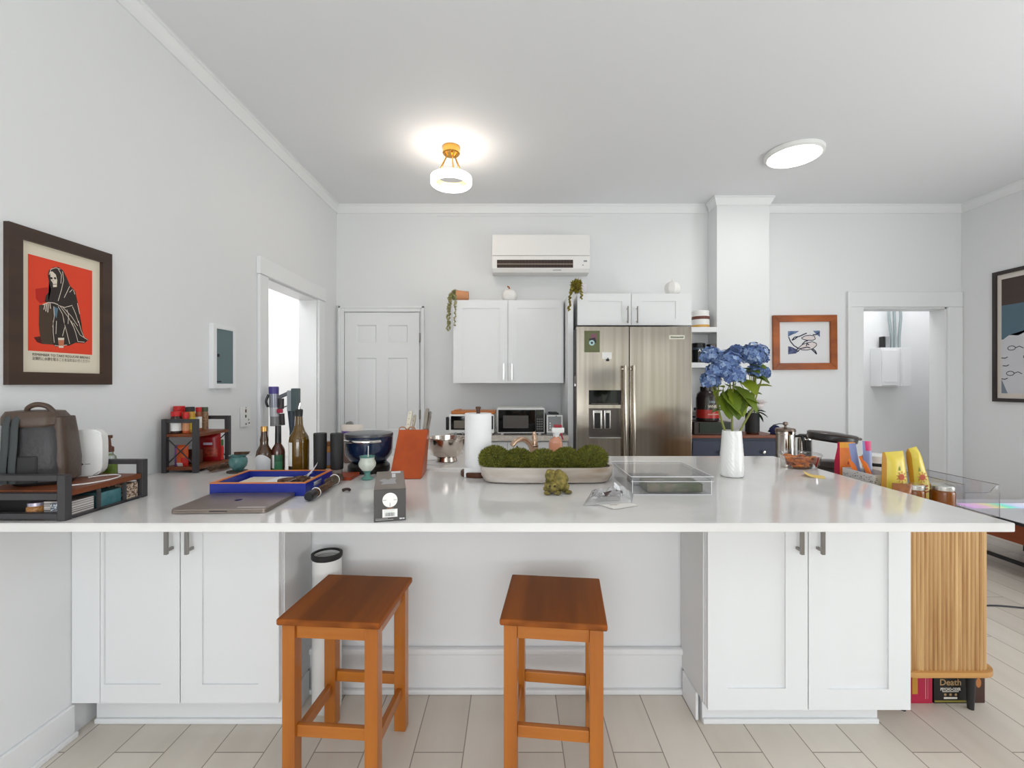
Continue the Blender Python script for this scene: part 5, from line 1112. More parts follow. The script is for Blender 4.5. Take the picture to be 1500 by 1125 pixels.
# white and green vase with a stick
Yv = 1.985
t = thing('bud_vase', 'small white and teal glazed vase in front of the navy cooker', 'vase', (X(538, Yv), Yv, G))
b = MB(); GL = mat('celadon', (206, 210, 198), r=.15, col2=(186, 194, 182), scale=25); GT = mat('teal_glaze_dark', (92, 140, 130), r=.15)
b.lathe([(.024, 0), (.026, .004), (.022, .008), (.013, .016), (.013, .030), (.022, .040), (.036, .058), (.037, .072), (.030, .088), (.031, .096), (.034, .102), (.030, .102), (.024, .090), (0, .05)], 36, ms=[1, 1, 1, 1, 1, 0, 0, 0, 0, 1, 1, 1, 0]); b.build('vessel', [GL, GT], t)
b = MB(); b.tube([(0, 0, -.045), (.0005, .004, .045)], .0018, 6); b.build('reed_stick', PAPER, loc=(X(539, Yv), Yv, G+.10), label='thin white stick standing in the small teal vase', cat='stick')
# grey printed box
t = thing('product_box', 'grey carton with crosshair dial and barcode at the island edge', 'box', (-.412, 1.522, G), math.radians(15)); w, d, h = .094, .295, .0965
GB = mat('carton_grey', (74, 71, 69), r=.5); GT2 = mat('carton_top', (128, 116, 108), r=.45)
b = MB(); b.box(-w/2, w/2, -d/2, d/2, 0, h-.0004, 0, b=.0012); b.rect(-w/2+.001, w/2-.001, -d/2+.001, d/2-.001, h+.0001, TOP((0, 0, 0)), 1); b.build('carton', [GB, GT2], t)
b = MB(); M_ = FRONT((0, -d/2-.0004, 0)); b.disc(0, .064, .022, 0, M_, 0, 40)
for a, l in ((0, .010), (PI, .010), (-PI/2, .012)): b.stroke([(.0205*math.cos(a), .064+.0205*math.sin(a)), ((.0205-l)*math.cos(a), .064+(.0205-l)*math.sin(a))], .0011, .0002, M_, 1)
b.rect(-.010, .010, .0385, .0405, 0, M_, 2)
b.rect(-.022, .022, .012, .0365, 0, M_, 0); rnd = random.Random(4); u = -.015
while u < .014:
    wv = rnd.choice((.0006, .001, .0016)); b.rect(u, u+wv, .015, .026, .0002, M_, 1); u += wv+rnd.choice((.0006, .0012))
for k in range(4): b.rect(-.018, .016-.003*k, .034-k*.0022, .0345-k*.0022, .0002, M_, 3)
b.rect(-.042, .010, .0045, .0058, 0, M_, 3); b.rect(-.042, -.006, .0085, .0093, 0, M_, 3); b.rect(.028, .036, .004, .008, 0, M_, 4); b.rect(.037, .043, .004, .008, 0, M_, 4)
M_ = TOP((0, 0, h+.0004))
b.flat([(-.028, -.075), (-.022, -.04), (-.036, -.01), (-.02, .015), (-.006, -.005), (.004, .015), (.02, .01), (.016, -.03), (.02, -.07)], 0, M_, 5)
b.rect(.004, .036, .105, .14, 0, M_, 6); b.rect(.006, .018, .03, .095, 0, M_, 6)
b.build('printing', [PAPER, mat('print_ink', (40, 38, 38), r=.6), mat('print_orange', (150, 100, 70), r=.6), mat('print_pale', (190, 188, 186), r=.6), mat('print_silver', (210, 210, 212), r=.5), mat('print_mist', (168, 166, 168), r=.5), mat('print_white', (226, 222, 216), r=.5)], t)
# knife block
t = thing('knife_block', 'slanted cherry-red wooden knife block', 'knife block', (-.472, 1.985, G), math.radians(3.5)); w = .138
b = MB(); b.prism([(0, 0), (.185, 0), (.30, .185), (.225, .194)], -w/2, w/2, basis((0, 0, 0), (0, 1, 0), (0, 0, 1))); bmesh.ops.bevel(b.bm, geom=b.bm.edges[:], offset=.003, segments=2, affect='EDGES'); b.build('block', wood('cherry', (192, 82, 22), (162, 60, 12), 'z', 10, r=.4, coat=.1), t)
IV = mat('ivory_handle', (222, 214, 196), r=.35); SH = mat('steel_handle', (170, 162, 152), r=.3, met=.9)
def knife(label, u, v, L, m, wd=.013, riv=True, bend=0.):
    t2 = thing('kitchen_knife', label, 'knife', (-.472+u, 1.985+.225+v, G+.194-.001*0-.12*v+.0005)); dirv = Vector((.03, .52, .85)).normalized()
    M_ = Matrix.Translation((0, 0, 0)) @ basis((0, 0, 0), (1, 0, 0), dirv)
    b = MB(); b.prism([(-wd/2, 0), (wd/2, 0), (wd/2+.001, L*.35), (wd/2-.001, L*.75), (wd/2+.003, L), (-wd/2+.002, L*1.02), (-wd/2-.002, L*.7), (-wd/2+.001, L*.35)], -.008, .008, M_); bmesh.ops.bevel(b.bm, geom=b.bm.edges[:], offset=.003, segments=2, affect='EDGES'); b.build('handle', m, t2)
    if riv:
        for k in (.25, .55, .85): b = MB(); b.disc(0, L*k, .0022, .0083, M_, 0, 10); b.build('rivet', DSTEEL, t2)
    return t2
knife('ivory-handled knife upright in the knife block', -.046, .02, .100, IV, .018)
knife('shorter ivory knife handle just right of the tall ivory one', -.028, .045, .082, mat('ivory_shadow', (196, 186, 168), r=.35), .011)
knife('steel-handled knife at the right end of the knife block', .034, .025, .115, SH, .016, False)
knife('second steel knife handle behind the right-hand one', .046, .05, .10, SH, .012, False)
t2 = thing('scissors', 'scissors with brown loop handles in the knife block', 'scissors', (-.515, 2.215, G+.186))
for s_ in (-1, 1):
    b = MB(); b.tube([(s_*.022-.003+.017*math.cos(a), .005, .008+.012*math.sin(a)) for a in [2*PI*k/18 for k in range(18)]], .0028, 8, closed=True); b.build('handle_loop', mat('loop_brown', (176, 120, 84), r=.4), t2)
# paper towels
Yt = 2.085
t = thing('paper_towel_holder', 'dark wooden paper towel holder on the island', 'holder', (X(700.5, Yt), Yt, G))
b = MB(); b.lathe([(.078, 0), (.080, .004), (.080, .018), (.076, .022)], 40); b.build('base', DWOOD, t)
b = MB(); b.lathe([(.009, .022), (.009, .30), (.012, .301), (.012, .31), (.010, .312)], 16); b.build('post', DWOOD, t)
t = thing('paper_towel_roll', 'white paper towel roll standing beside the mossy planter', 'paper towel', (X(700.5, Yt), Yt, G+.0226))
b = MB(); b.lathe([(.020, .0), (.0605, .0), (.0612, .003), (.0612, .256), (.060, .259), (.020, .259), (.020, 0)], 48, cap=False); b.build('roll', mat('towel_white', (240, 240, 240), r=.9, bump=.3, bscale=90), t)
b = MB(); b.prism([(-.058, -.0218), (.040, -.0218), (.040, .02), (-.058, .02)], .0608, .0625, FRONT((0, 0, 0))); b.build('loose_sheet', MATS['towel_white'], t)
# colander
Yc = 2.40
t = thing('colander', 'shiny steel colander bowl on the white range', 'colander', (X(654, Yc), Yc, RG)); b = MB()
b.lathe([(.052, .022), (.07, .030), (.088, .060), (.097, .095), (.099, .118), (.106, .122), (.106, .125), (.097, .124), (.093, .095), (.084, .062), (.066, .034), (0, .026)], 48); b.build('bowl', mat('colander_steel', (206, 196, 186), r=.16, met=1), t)
b = MB(); b.lathe([(.054, 0), (.056, .002), (.050, .026), (.047, .026), (.052, 0)], 40, cap=False); b.build('foot', MATS['colander_steel'], t)
for s_ in (-1, 1):
    b = MB(); b.tube([(s_*(.104+.016*math.sin(a)), .03*math.cos(a), .119) for a in [PI*k/10 for k in range(11)]], .003, 8); b.build('handle', CHROME, t)
# faucet
Yk = 2.52
t = thing('faucet', 'brushed bronze kitchen faucet rising behind the planter', 'faucet', (X(783, Yk), Yk, G)); SB = mat('brushed_bronze', (196, 168, 144), r=.25, met=.9)
b = MB(); b.lathe([(.028, 0), (.03, .004), (.026, .012), (.021, .03), (.0205, .075), (.019, .082)], 28); b.build('body', SB, t)
b = MB(); b.lathe([(.0215, .070), (.0215, .074)], 28, cap=False); b.build('seal_ring', BLACK, t)
b = MB(); b.tube(smooth([(.0, 0, .082), (.001, .004, .105), (-.002, .01, .135), (-.004, .012, .150)]), [.017]*5+[.015]*5+[.011]*5+[.008], 14); b.build('lever', SB, t)
b = MB(); b.tube(smooth([(-.012, -.006, .05), (-.03, -.03, .09), (-.062, -.07, .118), (-.10, -.11, .116), (-.125, -.13, .092)]), [.015]*10+[.014]*5+[.013]*6, 14); b.build('spout', SB, t)
t = thing('dish_brush', 'black dish brush hanging from the faucet spout', 'brush', (X(757.5, 2.41), 2.392, G+.012))
b = MB(); b.lathe([(.0, .0), (.010, .003), (.012, .014), (.008, .028), (.0042, .034), (.004, .078)], 18); b.build('brush', BLACK, t)
# spray bottle
Ys = 2.45
t = thing('spray_bottle', 'spray bottle of orange liquid with white trigger head and red cap', 'spray bottle', (X(814, Ys), Ys, G))
b = MB(); loft(b, [(.07, .05, 0, 0, 0), (.074, .054, .006, 0, 0), (.074, .054, .095, 0, 0), (.062, .046, .115, .0, 0), (.034, .034, .128, .002, 0), (.03, .03, .134, .002, 0)], n=24, e=3); b.build('bottle', mat('orange_liquid', (214, 148, 118), r=.12, coat=.4), t)
b = MB(); b.lathe([(.016, .130), (.017, .150), (.014, .152)], 18, c=(.002, 0, 0)); b.box(-.022, .046, -.012, .012, .152, .182, b=.006); b.box(-.006, .022, -.010, .010, .145, .158, b=.004); b.build('spray_head', WHITE, t)
b = MB(); b.prism([(.020, .155), (.032, .155), (.042, .118), (.036, .114), (.026, .138)], -.006, .006, FRONT((0, 0, 0))); b.build('trigger', mat('trigger_red', (160, 40, 52), r=.4), t)
b = MB(); b.box(-.012, .034, -.0125, .0125, .1815, .197, b=.006); b.build('cap', mat('trigger_red', (160, 40, 52)), t)
# planter with moss balls
Yp = 1.962; pc = X(801, 1.92)
t = thing('planter', 'long whitewashed wooden dough-bowl planter', 'planter', (pc, Yp, G)); PW = wood('whitewashed', (218, 212, 206), (150, 132, 112), 'x', 16, r=.75, along=.12)
b = MB(); rings = []
for (sx, sy, z) in ((.245, .062, 0), (.262, .076, .006), (.278, .084, .03), (.282, .088, .068), (.270, .077, .068), (.262, .07, .03), (.24, .055, .02)): rings.append([b.v((x, y, z)) for x, y in sq(sx*2, sy*2, 64, 4)])
for a, c in zip(rings[:-1], rings[1:]): b.bridge(a, c)
b.f(rings[0][::-1]); b.f(rings[-1]); b.build('bowl', PW, t)
b = MB(); b.prism(sq(.53, .145, 40, 4), .021, .042, TOP((0, 0, 0))); b.build('filling', mat('soil_moss', (60, 58, 26), r=.9), t)
MS = [mat('moss_a', (102, 104, 30), r=.9), mat('moss_b', (76, 80, 22), r=.9), mat('moss_c', (132, 128, 48), r=.9)]
for k, (u, v, r, rzz, lab) in enumerate([(-.222, -.005, .066, .052, 'mossy ball at the left end of the planter'), (-.118, .008, .062, .046, 'second moss ball from the left in the planter'), (-.012, -.008, .064, .045, 'middle moss ball in the planter, below the faucet'),
        (.088, .004, .060, .048, 'moss ball fourth from the left below the spray bottle'), (.195, -.004, .068, .053, 'mossy ball at the right end of the planter')]):
    t2 = thing('moss_ball', lab, 'moss ball', (pc+u, Yp+v, G+.0425+rzz)); b = MB(); b.ball((0, 0, 0), r*.95, r*.95, rzz*.98, 1, 28, 18, rough=.12, sd=k)
    b.spikes((0, 0, 0), r*.95, r*.95, rzz*.97, 1700, .011, .0026, (0, 0, 1, 2), k); b.build('moss', MS, t2)
# frog figurine
t = thing('frog_figurine', 'small olive-gold stone frog figurine in front of the planter', 'figurine', (X(815, 1.72), 1.735, G)); FR = mat('moss_stone', (148, 132, 66), r=.75, col2=(92, 84, 38), scale=55, bump=.5, bscale=80)
b = MB(); b.ball((.012, .016, .045), .036, .040, .038, 0, 24, 16, rough=.25, sd=2); b.ball((.034, .012, .022), .018, .026, .021, 0, 16, 10, rough=.2, sd=3); b.ball((-.022, .02, .02), .016, .024, .019, 0, 16, 10, rough=.2, sd=5)
b.ball((-.018, -.014, .026), .030, .026, .023, 0, 22, 14, rough=.22, sd=4); b.ball((-.022, .0, .062), .020, .020, .028, 0, 18, 12, rough=.25, sd=7)
for s_ in (-1, 1): b.ball((-.022+s_*.010, -.016, .084), .007, .007, .008, 0, 10, 8)
b.ball((-.036, -.030, .008), .013, .012, .008, 0, 12, 8); b.ball((.002, -.032, .008), .013, .012, .008, 0, 12, 8); b.ball((.046, -.012, .007), .014, .016, .007, 0, 12, 8)
for q in b.bm.verts: q.co.z = max(.0, q.co.z)
b.build('body', FR, t, ang=60)
b = MB(); b.ball((-.027, -.0365, .034), .0042, m=0, u=10, w=8); b.ball((-.008, -.0375, .034), .0042, m=0, u=10, w=8); b.build('eye', mat('eye_dark', (52, 44, 20), r=.3), t)
b = MB(); b.stroke([(-.036, .016), (-.028, .013), (-.018, .012), (-.008, .013), (.0, .016)], .003, .0405, FRONT((0, 0, 0))); b.build('mouth', MATS['eye_dark'], t)
# crumpled clear packet with leaflet
t = thing('plastic_packet', 'crumpled clear packet with dark contents and white leaflet', 'packet', (.345, 1.60, G))
b = MB(); b.flat([(-.060, -.02), (-.012, -.095), (.085, -.045), (.02, .04)], .0012, TOP((0, 0, 0)), 0); b.flat([(-.060, -.02), (-.012, -.095), (.085, -.045), (.02, .04)], .0, TOP((0, 0, 0)), 0); b.rect(-.015, .01, -.045, -.04, .0015, TOP((0, 0, 0)), 1); b.rect(-.02, .02, -.032, -.03, .0015, TOP((0, 0, 0)), 1); b.build('leaflet', [mat('leaflet', (238, 235, 228), r=.6), mat('leaflet_ink', (160, 150, 140), r=.6)], t)
b = MB(); b.tube(smooth([(-.06, .03, .014), (-.02, .02, .018), (.02, .035, .022), (.045, .05, .016)]), .013, 8); b.tube(smooth([(-.055, .01, .010), (-.02, .0, .012), (.03, .012, .010)]), .007, 8); b.build('contents', mat('packet_brown', (70, 48, 44), r=.35), t)
b = MB(); N = 22; Gd = []
for j in range(N+1):
    row = []
    for i in range(N+1):
        u, v = i/N*2-1, j/N*2-1; e_ = max(0, 1-max(abs(u), abs(v))**4)
        z = .002+.062*e_*(1 if v > -.3 else .6)*(.55+.6*noise.noise(Vector((u*2.2, v*2.4, 3.3)))+.35*noise.noise(Vector((u*6, v*6, 1.1)))); row.append(b.v((u*.088+v*.02, v*.062+.03+u*.02, max(.0015, z))))
    Gd.append(row)
for j in range(N):
    for i in range(N): b.f([Gd[j][i], Gd[j][i+1], Gd[j+1][i+1], Gd[j+1][i]])
b.build('film', clear('packet_film', tint=(.96, .96, .97), gloss=.35, r=.08, haze=.22), t, ang=25)
# clear acrylic box
x0, x1, y0, y1, h = .446, .742, 1.705, 2.03, .069
t = thing('acrylic_box', 'clear acrylic lidded box on the counter left of the white vase', 'box', ((x0+x1)/2, (y0+y1)/2, G)); w, d = x1-x0, y1-y0; k = .003
b = MB(); b.box(-w/2, w/2, -d/2, -d/2+k, 0, h-.012, b=.0008); b.box(-w/2, w/2, d/2-k, d/2, 0, h-.012, b=.0008); b.box(-w/2, -w/2+k, -d/2+k, d/2-k, 0, h-.012); b.box(w/2-k, w/2, -d/2+k, d/2-k, 0, h-.012); b.box(-w/2+k, w/2-k, -d/2+k, d/2-k, 0, k); b.build('tub', HAZY, t)
b = MB(); b.box(-w/2-.006, w/2+.006, -d/2-.006, d/2+.006, h-.004, h, b=.001); b.box(-w/2-.006, w/2+.006, -d/2-.006, -d/2-.002, h-.018, h-.004); b.box(-w/2-.006, -w/2-.002, -d/2-.002, d/2+.006, h-.018, h-.004); b.box(w/2+.002, w/2+.006, -d/2-.002, d/2+.006, h-.018, h-.004); b.build('lid', HAZY, t)
bx, by = (x0+x1)/2, (y0+y1)/2
b = MB(); w2, d2 = w/2+.006, d/2+.006
b.tube([(-w2, -d2, h), (w2, -d2, h), (w2, d2, h), (-w2, d2, h)], .0012, 6, closed=True); b.tube([(-w2, -d2, h-.018), (w2, -d2, h-.018)], .001, 6); b.tube([(-w/2, -d/2, .001), (w/2, -d/2, .001)], .0012, 6)
for s_ in (-1, 1): b.tube([(s_*w/2, -d/2, .001), (s_*w/2, -d/2, h-.012)], .0012, 6)
b.build('edge', mat('edge_highlight', (236, 236, 238), r=.2), t)  # white tubes put in as bright highlights along the acrylic edges
b = MB(); b.box(-.10, .115, -.055, .055, 0, .034, b=.006)
b.build('tin', mat('tin_greyed', (112, 100, 82), r=.35, met=.3, col2=(70, 80, 44), scale=18, lo=.4, hi=.6), loc=(bx+.012, by-.085, G+.0036), label='grey-green tin inside the front of the clear acrylic box', cat='tin')
small_box('box', 'flat grey case at the back inside the clear acrylic box', 'box', bx-.10, bx+.07, by-.01, by+.11, G+.0036, G+.028, GREY)
# white textured vase and hydrangeas
Yv = 2.055; vx = X(1072, Yv)
t = thing('vase', 'white hammered ceramic vase holding the blue hydrangeas', 'vase', (vx, Yv, G)); vh = .206
b = MB(); N = 40; prof_ = [(.047, 0), (.0525, .006), (.053, .03), (.0505, .08), (.046, .14), (.042, .19), (.0415, vh)]
R = []
for j in range(41):
    z = vh*j/40; k = 0
    while k < len(prof_)-2 and prof_[k+1][1] < z: k += 1
    f_ = (z-prof_[k][1])/(prof_[k+1][1]-prof_[k][1]); r = prof_[k][0]+(prof_[k+1][0]-prof_[k][0])*f_
    R.append([b.v(((r-.0026*(.5+.5*math.cos(i*PI*.5+(j % 4)*PI/2)*(1 if 1 < j < 39 else 0)))*math.cos(2*PI*i/80), (r-.0026*(.5+.5*math.cos(i*PI*.5+(j % 4)*PI/2)*(1 if 1 < j < 39 else 0)))*math.sin(2*PI*i/80), z)) for i in range(80)])
for a, c in zip(R[:-1], R[1:]): b.bridge(a, c)
b.f(R[0][::-1]); r1 = [b.v((.036*math.cos(2*PI*i/80), .036*math.sin(2*PI*i/80), vh)) for i in range(80)]; r2 = [b.v((.036*math.cos(2*PI*i/80), .036*math.sin(2*PI*i/80), .15)) for i in range(80)]; b.bridge(R[-1], r1); b.bridge(r1, r2); b.f(r2)
b.build('body', mat('glossy_white', (240, 240, 238), r=.14, coat=.4), t, ang=60)
HB = [mat('hydrangea_blue', (112, 136, 180), r=.8), mat('hydrangea_deep', (84, 106, 156), r=.8), mat('hydrangea_pale', (150, 172, 206), r=.8), mat('hydrangea_dusk', (74, 84, 118), r=.8)]
LG = [mat('leaf_green', (124, 140, 34), r=.5), mat('leaf_mid', (100, 120, 30), r=.5), mat('leaf_dark', (82, 102, 28), r=.5)]
STM = mat('stem_green', (128, 132, 60), r=.5)
def head(c, r, parent, sd, dark=False):
    b = MB(); rnd = random.Random(sd); n = int(95*(r/.04)**1.2); c = Vector(c)
    for i in range(n):
        z = 1-1.72*(i+.5)/n; a = i*2.399963; q = math.sqrt(max(0, 1-z*z)); nn = Vector((q*math.cos(a), q*math.sin(a), z)); p = c+Vector((nn.x*r, nn.y*r, nn.z*r*.86))*rnd.uniform(.82, 1.10)
        nn = (nn+Vector((rnd.uniform(-.6, .6), rnd.uniform(-.6, .6), rnd.uniform(-.3, .5)))).normalized(); t1 = nn.orthogonal().normalized(); t1.rotate(Matrix.Rotation(rnd.uniform(0, PI), 3, nn)); t2 = nn.cross(t1); s_ = rnd.uniform(.010, .0155)
        mm = rnd.choice((3, 3, 1) if dark else (0, 0, 0, 1, 1, 2))
        for k in range(4):
            a2 = k*PI/2; d1 = t1*math.cos(a2)+t2*math.sin(a2); d2 = -t1*math.sin(a2)+t2*math.cos(a2)
            b.f([b.v(p), b.v(p+d1*s_*.6+d2*s_*.5+nn*.002), b.v(p+d1*s_*1.1+nn*rnd.uniform(.0, .004)), b.v(p+d1*s_*.6-d2*s_*.5+nn*.002)], mm)
    b.ball(tuple(c), r*.82, r*.82, r*.7, 3 if dark else 1, 16, 10); return b.build('flower_head', HB, parent)
def hp(px, py, Y): return Vector((X(px, Y)-vx, Y-Yv, Z(py, Y)-G-.152))
stems = [('hydrangea_stem', 'left hydrangea stem with blue heads leaning over the lower shelf', (-.014, .0), [(1042, 521, 2.04, .036, 0), (1053, 541, 2.00, .040, 0), (1041, 557, 2.03, .034, 0)], [((1060, 572), (-.9, -.4, -.1), .055), ((1062, 574), (.1, -.8, -.5), .10), ((1062, 601), (-1, -.3, .08), .062), ((1060, 568), (-.8, -.4, .25), .05), ((1068, 566), (-.2, -.8, .2), .06)]),
         ('hydrangea_stem', 'middle hydrangea stem with blue heads and broad green leaves', (.0, -.012), [(1066, 527, 2.02, .040, 0), (1075, 549, 1.99, .037, 0), (1078, 517, 2.10, .032, 1)], [((1070, 570), (.15, -.8, -.9), .11), ((1074, 566), (.5, -.7, -.7), .12), ((1068, 572), (.0, -.7, -.8), .115), ((1082, 590), (.5, -.6, -.1), .075), ((1062, 575), (-.1, -.6, -.8), .10), ((1080, 545), (.6, -.3, .3), .06)]),
         ('hydrangea_stem', 'right hydrangea stem with the largest blue head', (.014, .004), [(1104, 520, 2.05, .050, 0), (1108, 543, 2.02, .028, 0), (1118, 546, 2.05, .024, 0)], [((1102, 568), (.9, -.2, .28), .075), ((1098, 577), (.9, .0, .15), .05), ((1098, 550), (.5, -.8, -.2), .08), ((1080, 585), (.7, -.5, .0), .08), ((1076, 592), (.5, -.7, .05), .075), ((1090, 545), (.2, -.8, .1), .08), ((1082, 556), (.2, -.8, -.35), .10), ((1100, 536), (.3, -.9, .0), .07), ((1106, 551), (.4, -.7, -.1), .05)])]
for si, (nm, lab, (ox, oy), heads, leaves) in enumerate(stems):
    t = thing(nm, lab, 'flower', (vx, Yv, G+.152)); base = Vector((ox, oy, 0)); top = hp(heads[0][0]*.3+heads[1][0]*.7, 590, 2.04)
    b = MB(); node = base.lerp(top, .9)
    b.tube(smooth([base, base.lerp(node, .5)+Vector((0, .004, 0)), node]), .0048, 8)
    for (px, py, Y, r, dk) in heads: b.tube(smooth([node, node.lerp(hp(px, py, Y), .5), hp(px, py, Y)-Vector((0, 0, r*.3))]), .0035, 6)
    b.build('stem', STM, t)
    for k, (px, py, Y, r, dk) in enumerate(heads): head(hp(px, py, Y), r*1.16, t, si*10+k, dk)
    for k, ((px, py), d, L) in enumerate(leaves):
        b = MB(); p = hp(px, py, 2.03); b.leaf(p, d, L*1.12, L*.80, droop=.22, n=10, serr=.09); b.tube([node.lerp(p, .0), p], .0018, 5); b.build('leaf', LG[k % 3], t)

# ---- near the right edge of the island
t = thing('food_container', 'clear plastic tub of orange-brown snacks near the island right edge', 'container', (1.428, 2.270, G))
b = MB(); b.lathe([(0, .001), (.076, .001), (.080, .006), (.094, .062), (.096, .063)], 48, sx=1.0, sy=.92, cap=False); b.build('tub', clear('takeout_plastic', tint=(.94, .92, .90), gloss=.15), t)
b = MB(); b.lathe([(.098, .060), (.100, .066), (.094, .072), (.08, .074), (.02, .071), (0, .071)], 48, sy=.92, cap=False); b.build('lid', HAZY, t)
b = MB(); rnd = random.Random(12)
for k in range(110):
    z = .010+.044*(k/110); r = (.064+.014*k/110)*math.sqrt(rnd.random()); a = rnd.uniform(0, 2*PI); b.ball((r*math.cos(a), r*math.sin(a)*.92, z), .016, .014, .008, k % 3, 10, 7, M=None, rough=.5, sd=k)
b.build('snacks', [mat('snack_orange', (220, 128, 34), r=.6), mat('snack_brown', (196, 104, 24), r=.6), mat('snack_dark', (146, 76, 30), r=.6)], t)
b0 = t['label']; bpy.data.objects[t.name]
flat_thing('sticky_note', 'yellow sticky note with a curled corner on the right of the island', 'note', X(1198, 2.02), 2.045, G, .078, .075, math.radians(152), mat('note_yellow', (238, 208, 120), r=.8), curl=.016)
# ================================================================== THINGS ON THE SIDEBOARD
S = SZ1+.0006
t = thing('french_press', 'tall stainless steel french press at the back of the sideboard', 'coffee pot', (1.592, 2.665, S))
r, h = .050, Z(631, 2.665)-S
CS = mat('polished_steel', (205, 200, 194), r=.1, met=1)
b = MB(); b.lathe([(r, 0), (r*1.03, .004), (r, .012), (r, h-.02), (r*1.06, h-.016), (r*1.06, h-.004), (r*.98, h)], 40); b.build('body', CS, t)
b = MB(); b.lathe([(r*1.07, h-.004), (r*1.09, h+.004), (r*1.0, h+.014), (r*.3, h+.02), (0, h+.02)], 36); b.lathe([(.008, h+.018), (.006, h+.03), (.014, h+.036), (.013, h+.05), (0, h+.054)], 16); b.build('lid', mat('lid_taupe', (120, 104, 94), r=.25, met=.8), t)
b = MB(); a0 = math.radians(-20); c_, s_ = math.cos(a0), math.sin(a0)
b.tube(smooth([(r*c_, r*s_, h-.03), ((r+.035)*c_, (r+.035)*s_, h-.035), ((r+.042)*c_, (r+.042)*s_, h*.55), ((r+.03)*c_, (r+.03)*s_, h*.25), (r*c_, r*s_, h*.2)]), .007, 8); b.build('handle', BLACK, t)
t = thing('coffee_canister', 'small steel canister right of the french press', 'canister', (1.722, 2.69, S)); h = Z(640, 2.69)-S
b = MB(); b.lathe([(.036, 0), (.038, .004), (.037, h-.012), (.034, h)], 32); b.build('body', CS, t)
b = MB(); b.lathe([(.036, h), (.037, h+.01), (.03, h+.016), (0, h+.018)], 28); b.build('lid', BLACK, t)
# waffle maker with its upper plate raised
t = thing('waffle_maker', 'black countertop grill with its round upper plate raised flat', 'grill', (1.69, 2.42, S))
BG = mat('appliance_black', (40, 36, 36), r=.3); GM = mat('appliance_grey', (84, 78, 76), r=.3, met=.3)
b = MB(); b.lathe([(.105, 0), (.112, .01), (.112, .05), (.108, .07), (.09, .088)], 44); b.build('base', BG, t)
b = MB(); b.lathe([(.092, .088), (.094, .10), (.07, .118), (.05, .124), (0, .126)], 40); b.build('lower_plate', GM, t)
b = MB(); b.box(-.10, -.07, .05, .085, .06, .225, b=.006); b.build('hinge_post', BG, t)
Mt = Matrix.Translation((0, 0, .222)) @ Matrix.Rotation(math.radians(7), 4, 'Y')
b = MB(); b.lathe([(0, 0), (.10, 0), (.112, .010), (.114, .028), (.112, .034), (0, .036)], 44, M=Mt); b.build('upper_plate', BG, t)
b = MB(); b.lathe([(.112, .034), (.116, .040), (.106, .048), (.05, .053), (0, .054)], 44, M=Mt); b.box(.105, .15, -.018, .018, .026, .04, b=.005, M=Mt); b.build('cover', GM, t)
# orange gusset bag
YB_ = 2.205
t = thing('tea_box', 'tall orange packet with pink side standing on the sideboard', 'packet', (X(1237, YB_), YB_, S)); h = Z(647.5, YB_)-S; w = .088
b = MB(); P0 = [(-w/2, -.03), (w/2, -.03), (w/2, .008), (-w/2, .008)]; P1 = [(-w/2+.008, -.018), (w/2-.006, -.018), (w/2-.006, -.002), (-w/2+.008, -.002)]
R = [[b.v((x, y, z)) for x, y in P] for P, z in ((P0, 0), (P0, h*.62), (P1, h*.9), (P1, h))]
for k, (a, c) in enumerate(zip(R[:-1], R[1:])):
    for i in range(4): b.f([a[i], a[(i+1) % 4], c[(i+1) % 4], c[i]], 1 if i == 3 else (2 if k == 2 else 0))
b.f(R[0][::-1]); b.f(R[-1]); b.build('packet', [mat('packet_orange', (226, 112, 32), r=.4, col2=(232, 130, 40), scale=20), mat('packet_pink', (206, 36, 78), r=.4), mat('packet_gold', (232, 160, 40), r=.4)], t); 
b = MB(); M_ = FRONT((0, -.0304, 0))
b.disc(-.004, h*.60, .005, .0, M_, 0, 14, .7); b.flat([(-.005, h*.61), (-.002, h*.67), (.001, h*.61)], 0, M_, 0); b.rect(-.018, .03, h*.50, h*.515, 0, M_, 0); b.rect(-.012, .026, h*.46, h*.47, 0, M_, 0); b.rect(-.03, .034, h*.30, h*.40, 0, M_, 1); b.flat([(-.044, .01), (-.02, .01), (-.012, h*.3), (-.03, h*.36), (-.044, h*.3)], 0, M_, 2)
b.build('printing', [mat('packet_red_ink', (186, 56, 24), r=.5), mat('packet_deep_orange', (214, 82, 22), r=.5), mat('packet_yellow', (226, 170, 60), r=.5)], t)
# white perforated basket and packets
bx0, bx1, by0, by1, bz = 1.550, 1.66, 1.96, 2.145, .938
t = thing('basket', 'white open basket with black dash pattern on the sideboard', 'basket', ((bx0+bx1)/2, (by0+by1)/2, S)); w, d, h = bx1-bx0, by1-by0, bz-S; k = .003
WB = mat('basket_white', (222, 218, 216), r=.4)
b = MB(); b.box(-w/2, w/2, -d/2, -d/2+k, 0, h); b.box(-w/2, w/2, d/2-k, d/2, 0, h); b.box(-w/2, -w/2+k, -d/2+k, d/2-k, 0, h); b.box(w/2-k, w/2, -d/2+k, d/2-k, 0, h); b.box(-w/2+k, w/2-k, -d/2+k, d/2-k, 0, k); b.build('body', WB, t)
b = MB(); rnd = random.Random(2)
Ms = RIGHTW((-w/2-.0004, 0, 0)); Mf = FRONT((0, -d/2-.0004, 0))
for k_ in range(60):
    u, v = rnd.uniform(-d/2+.006, d/2-.006), rnd.uniform(h*.45, h-.006); a = rnd.choice((0, .6, -.6, 1.2)); b.stroke([(u-.004*math.cos(a), v-.003*math.sin(a)), (u+.004*math.cos(a), v+.003*math.sin(a))], .0022, 0, Ms)
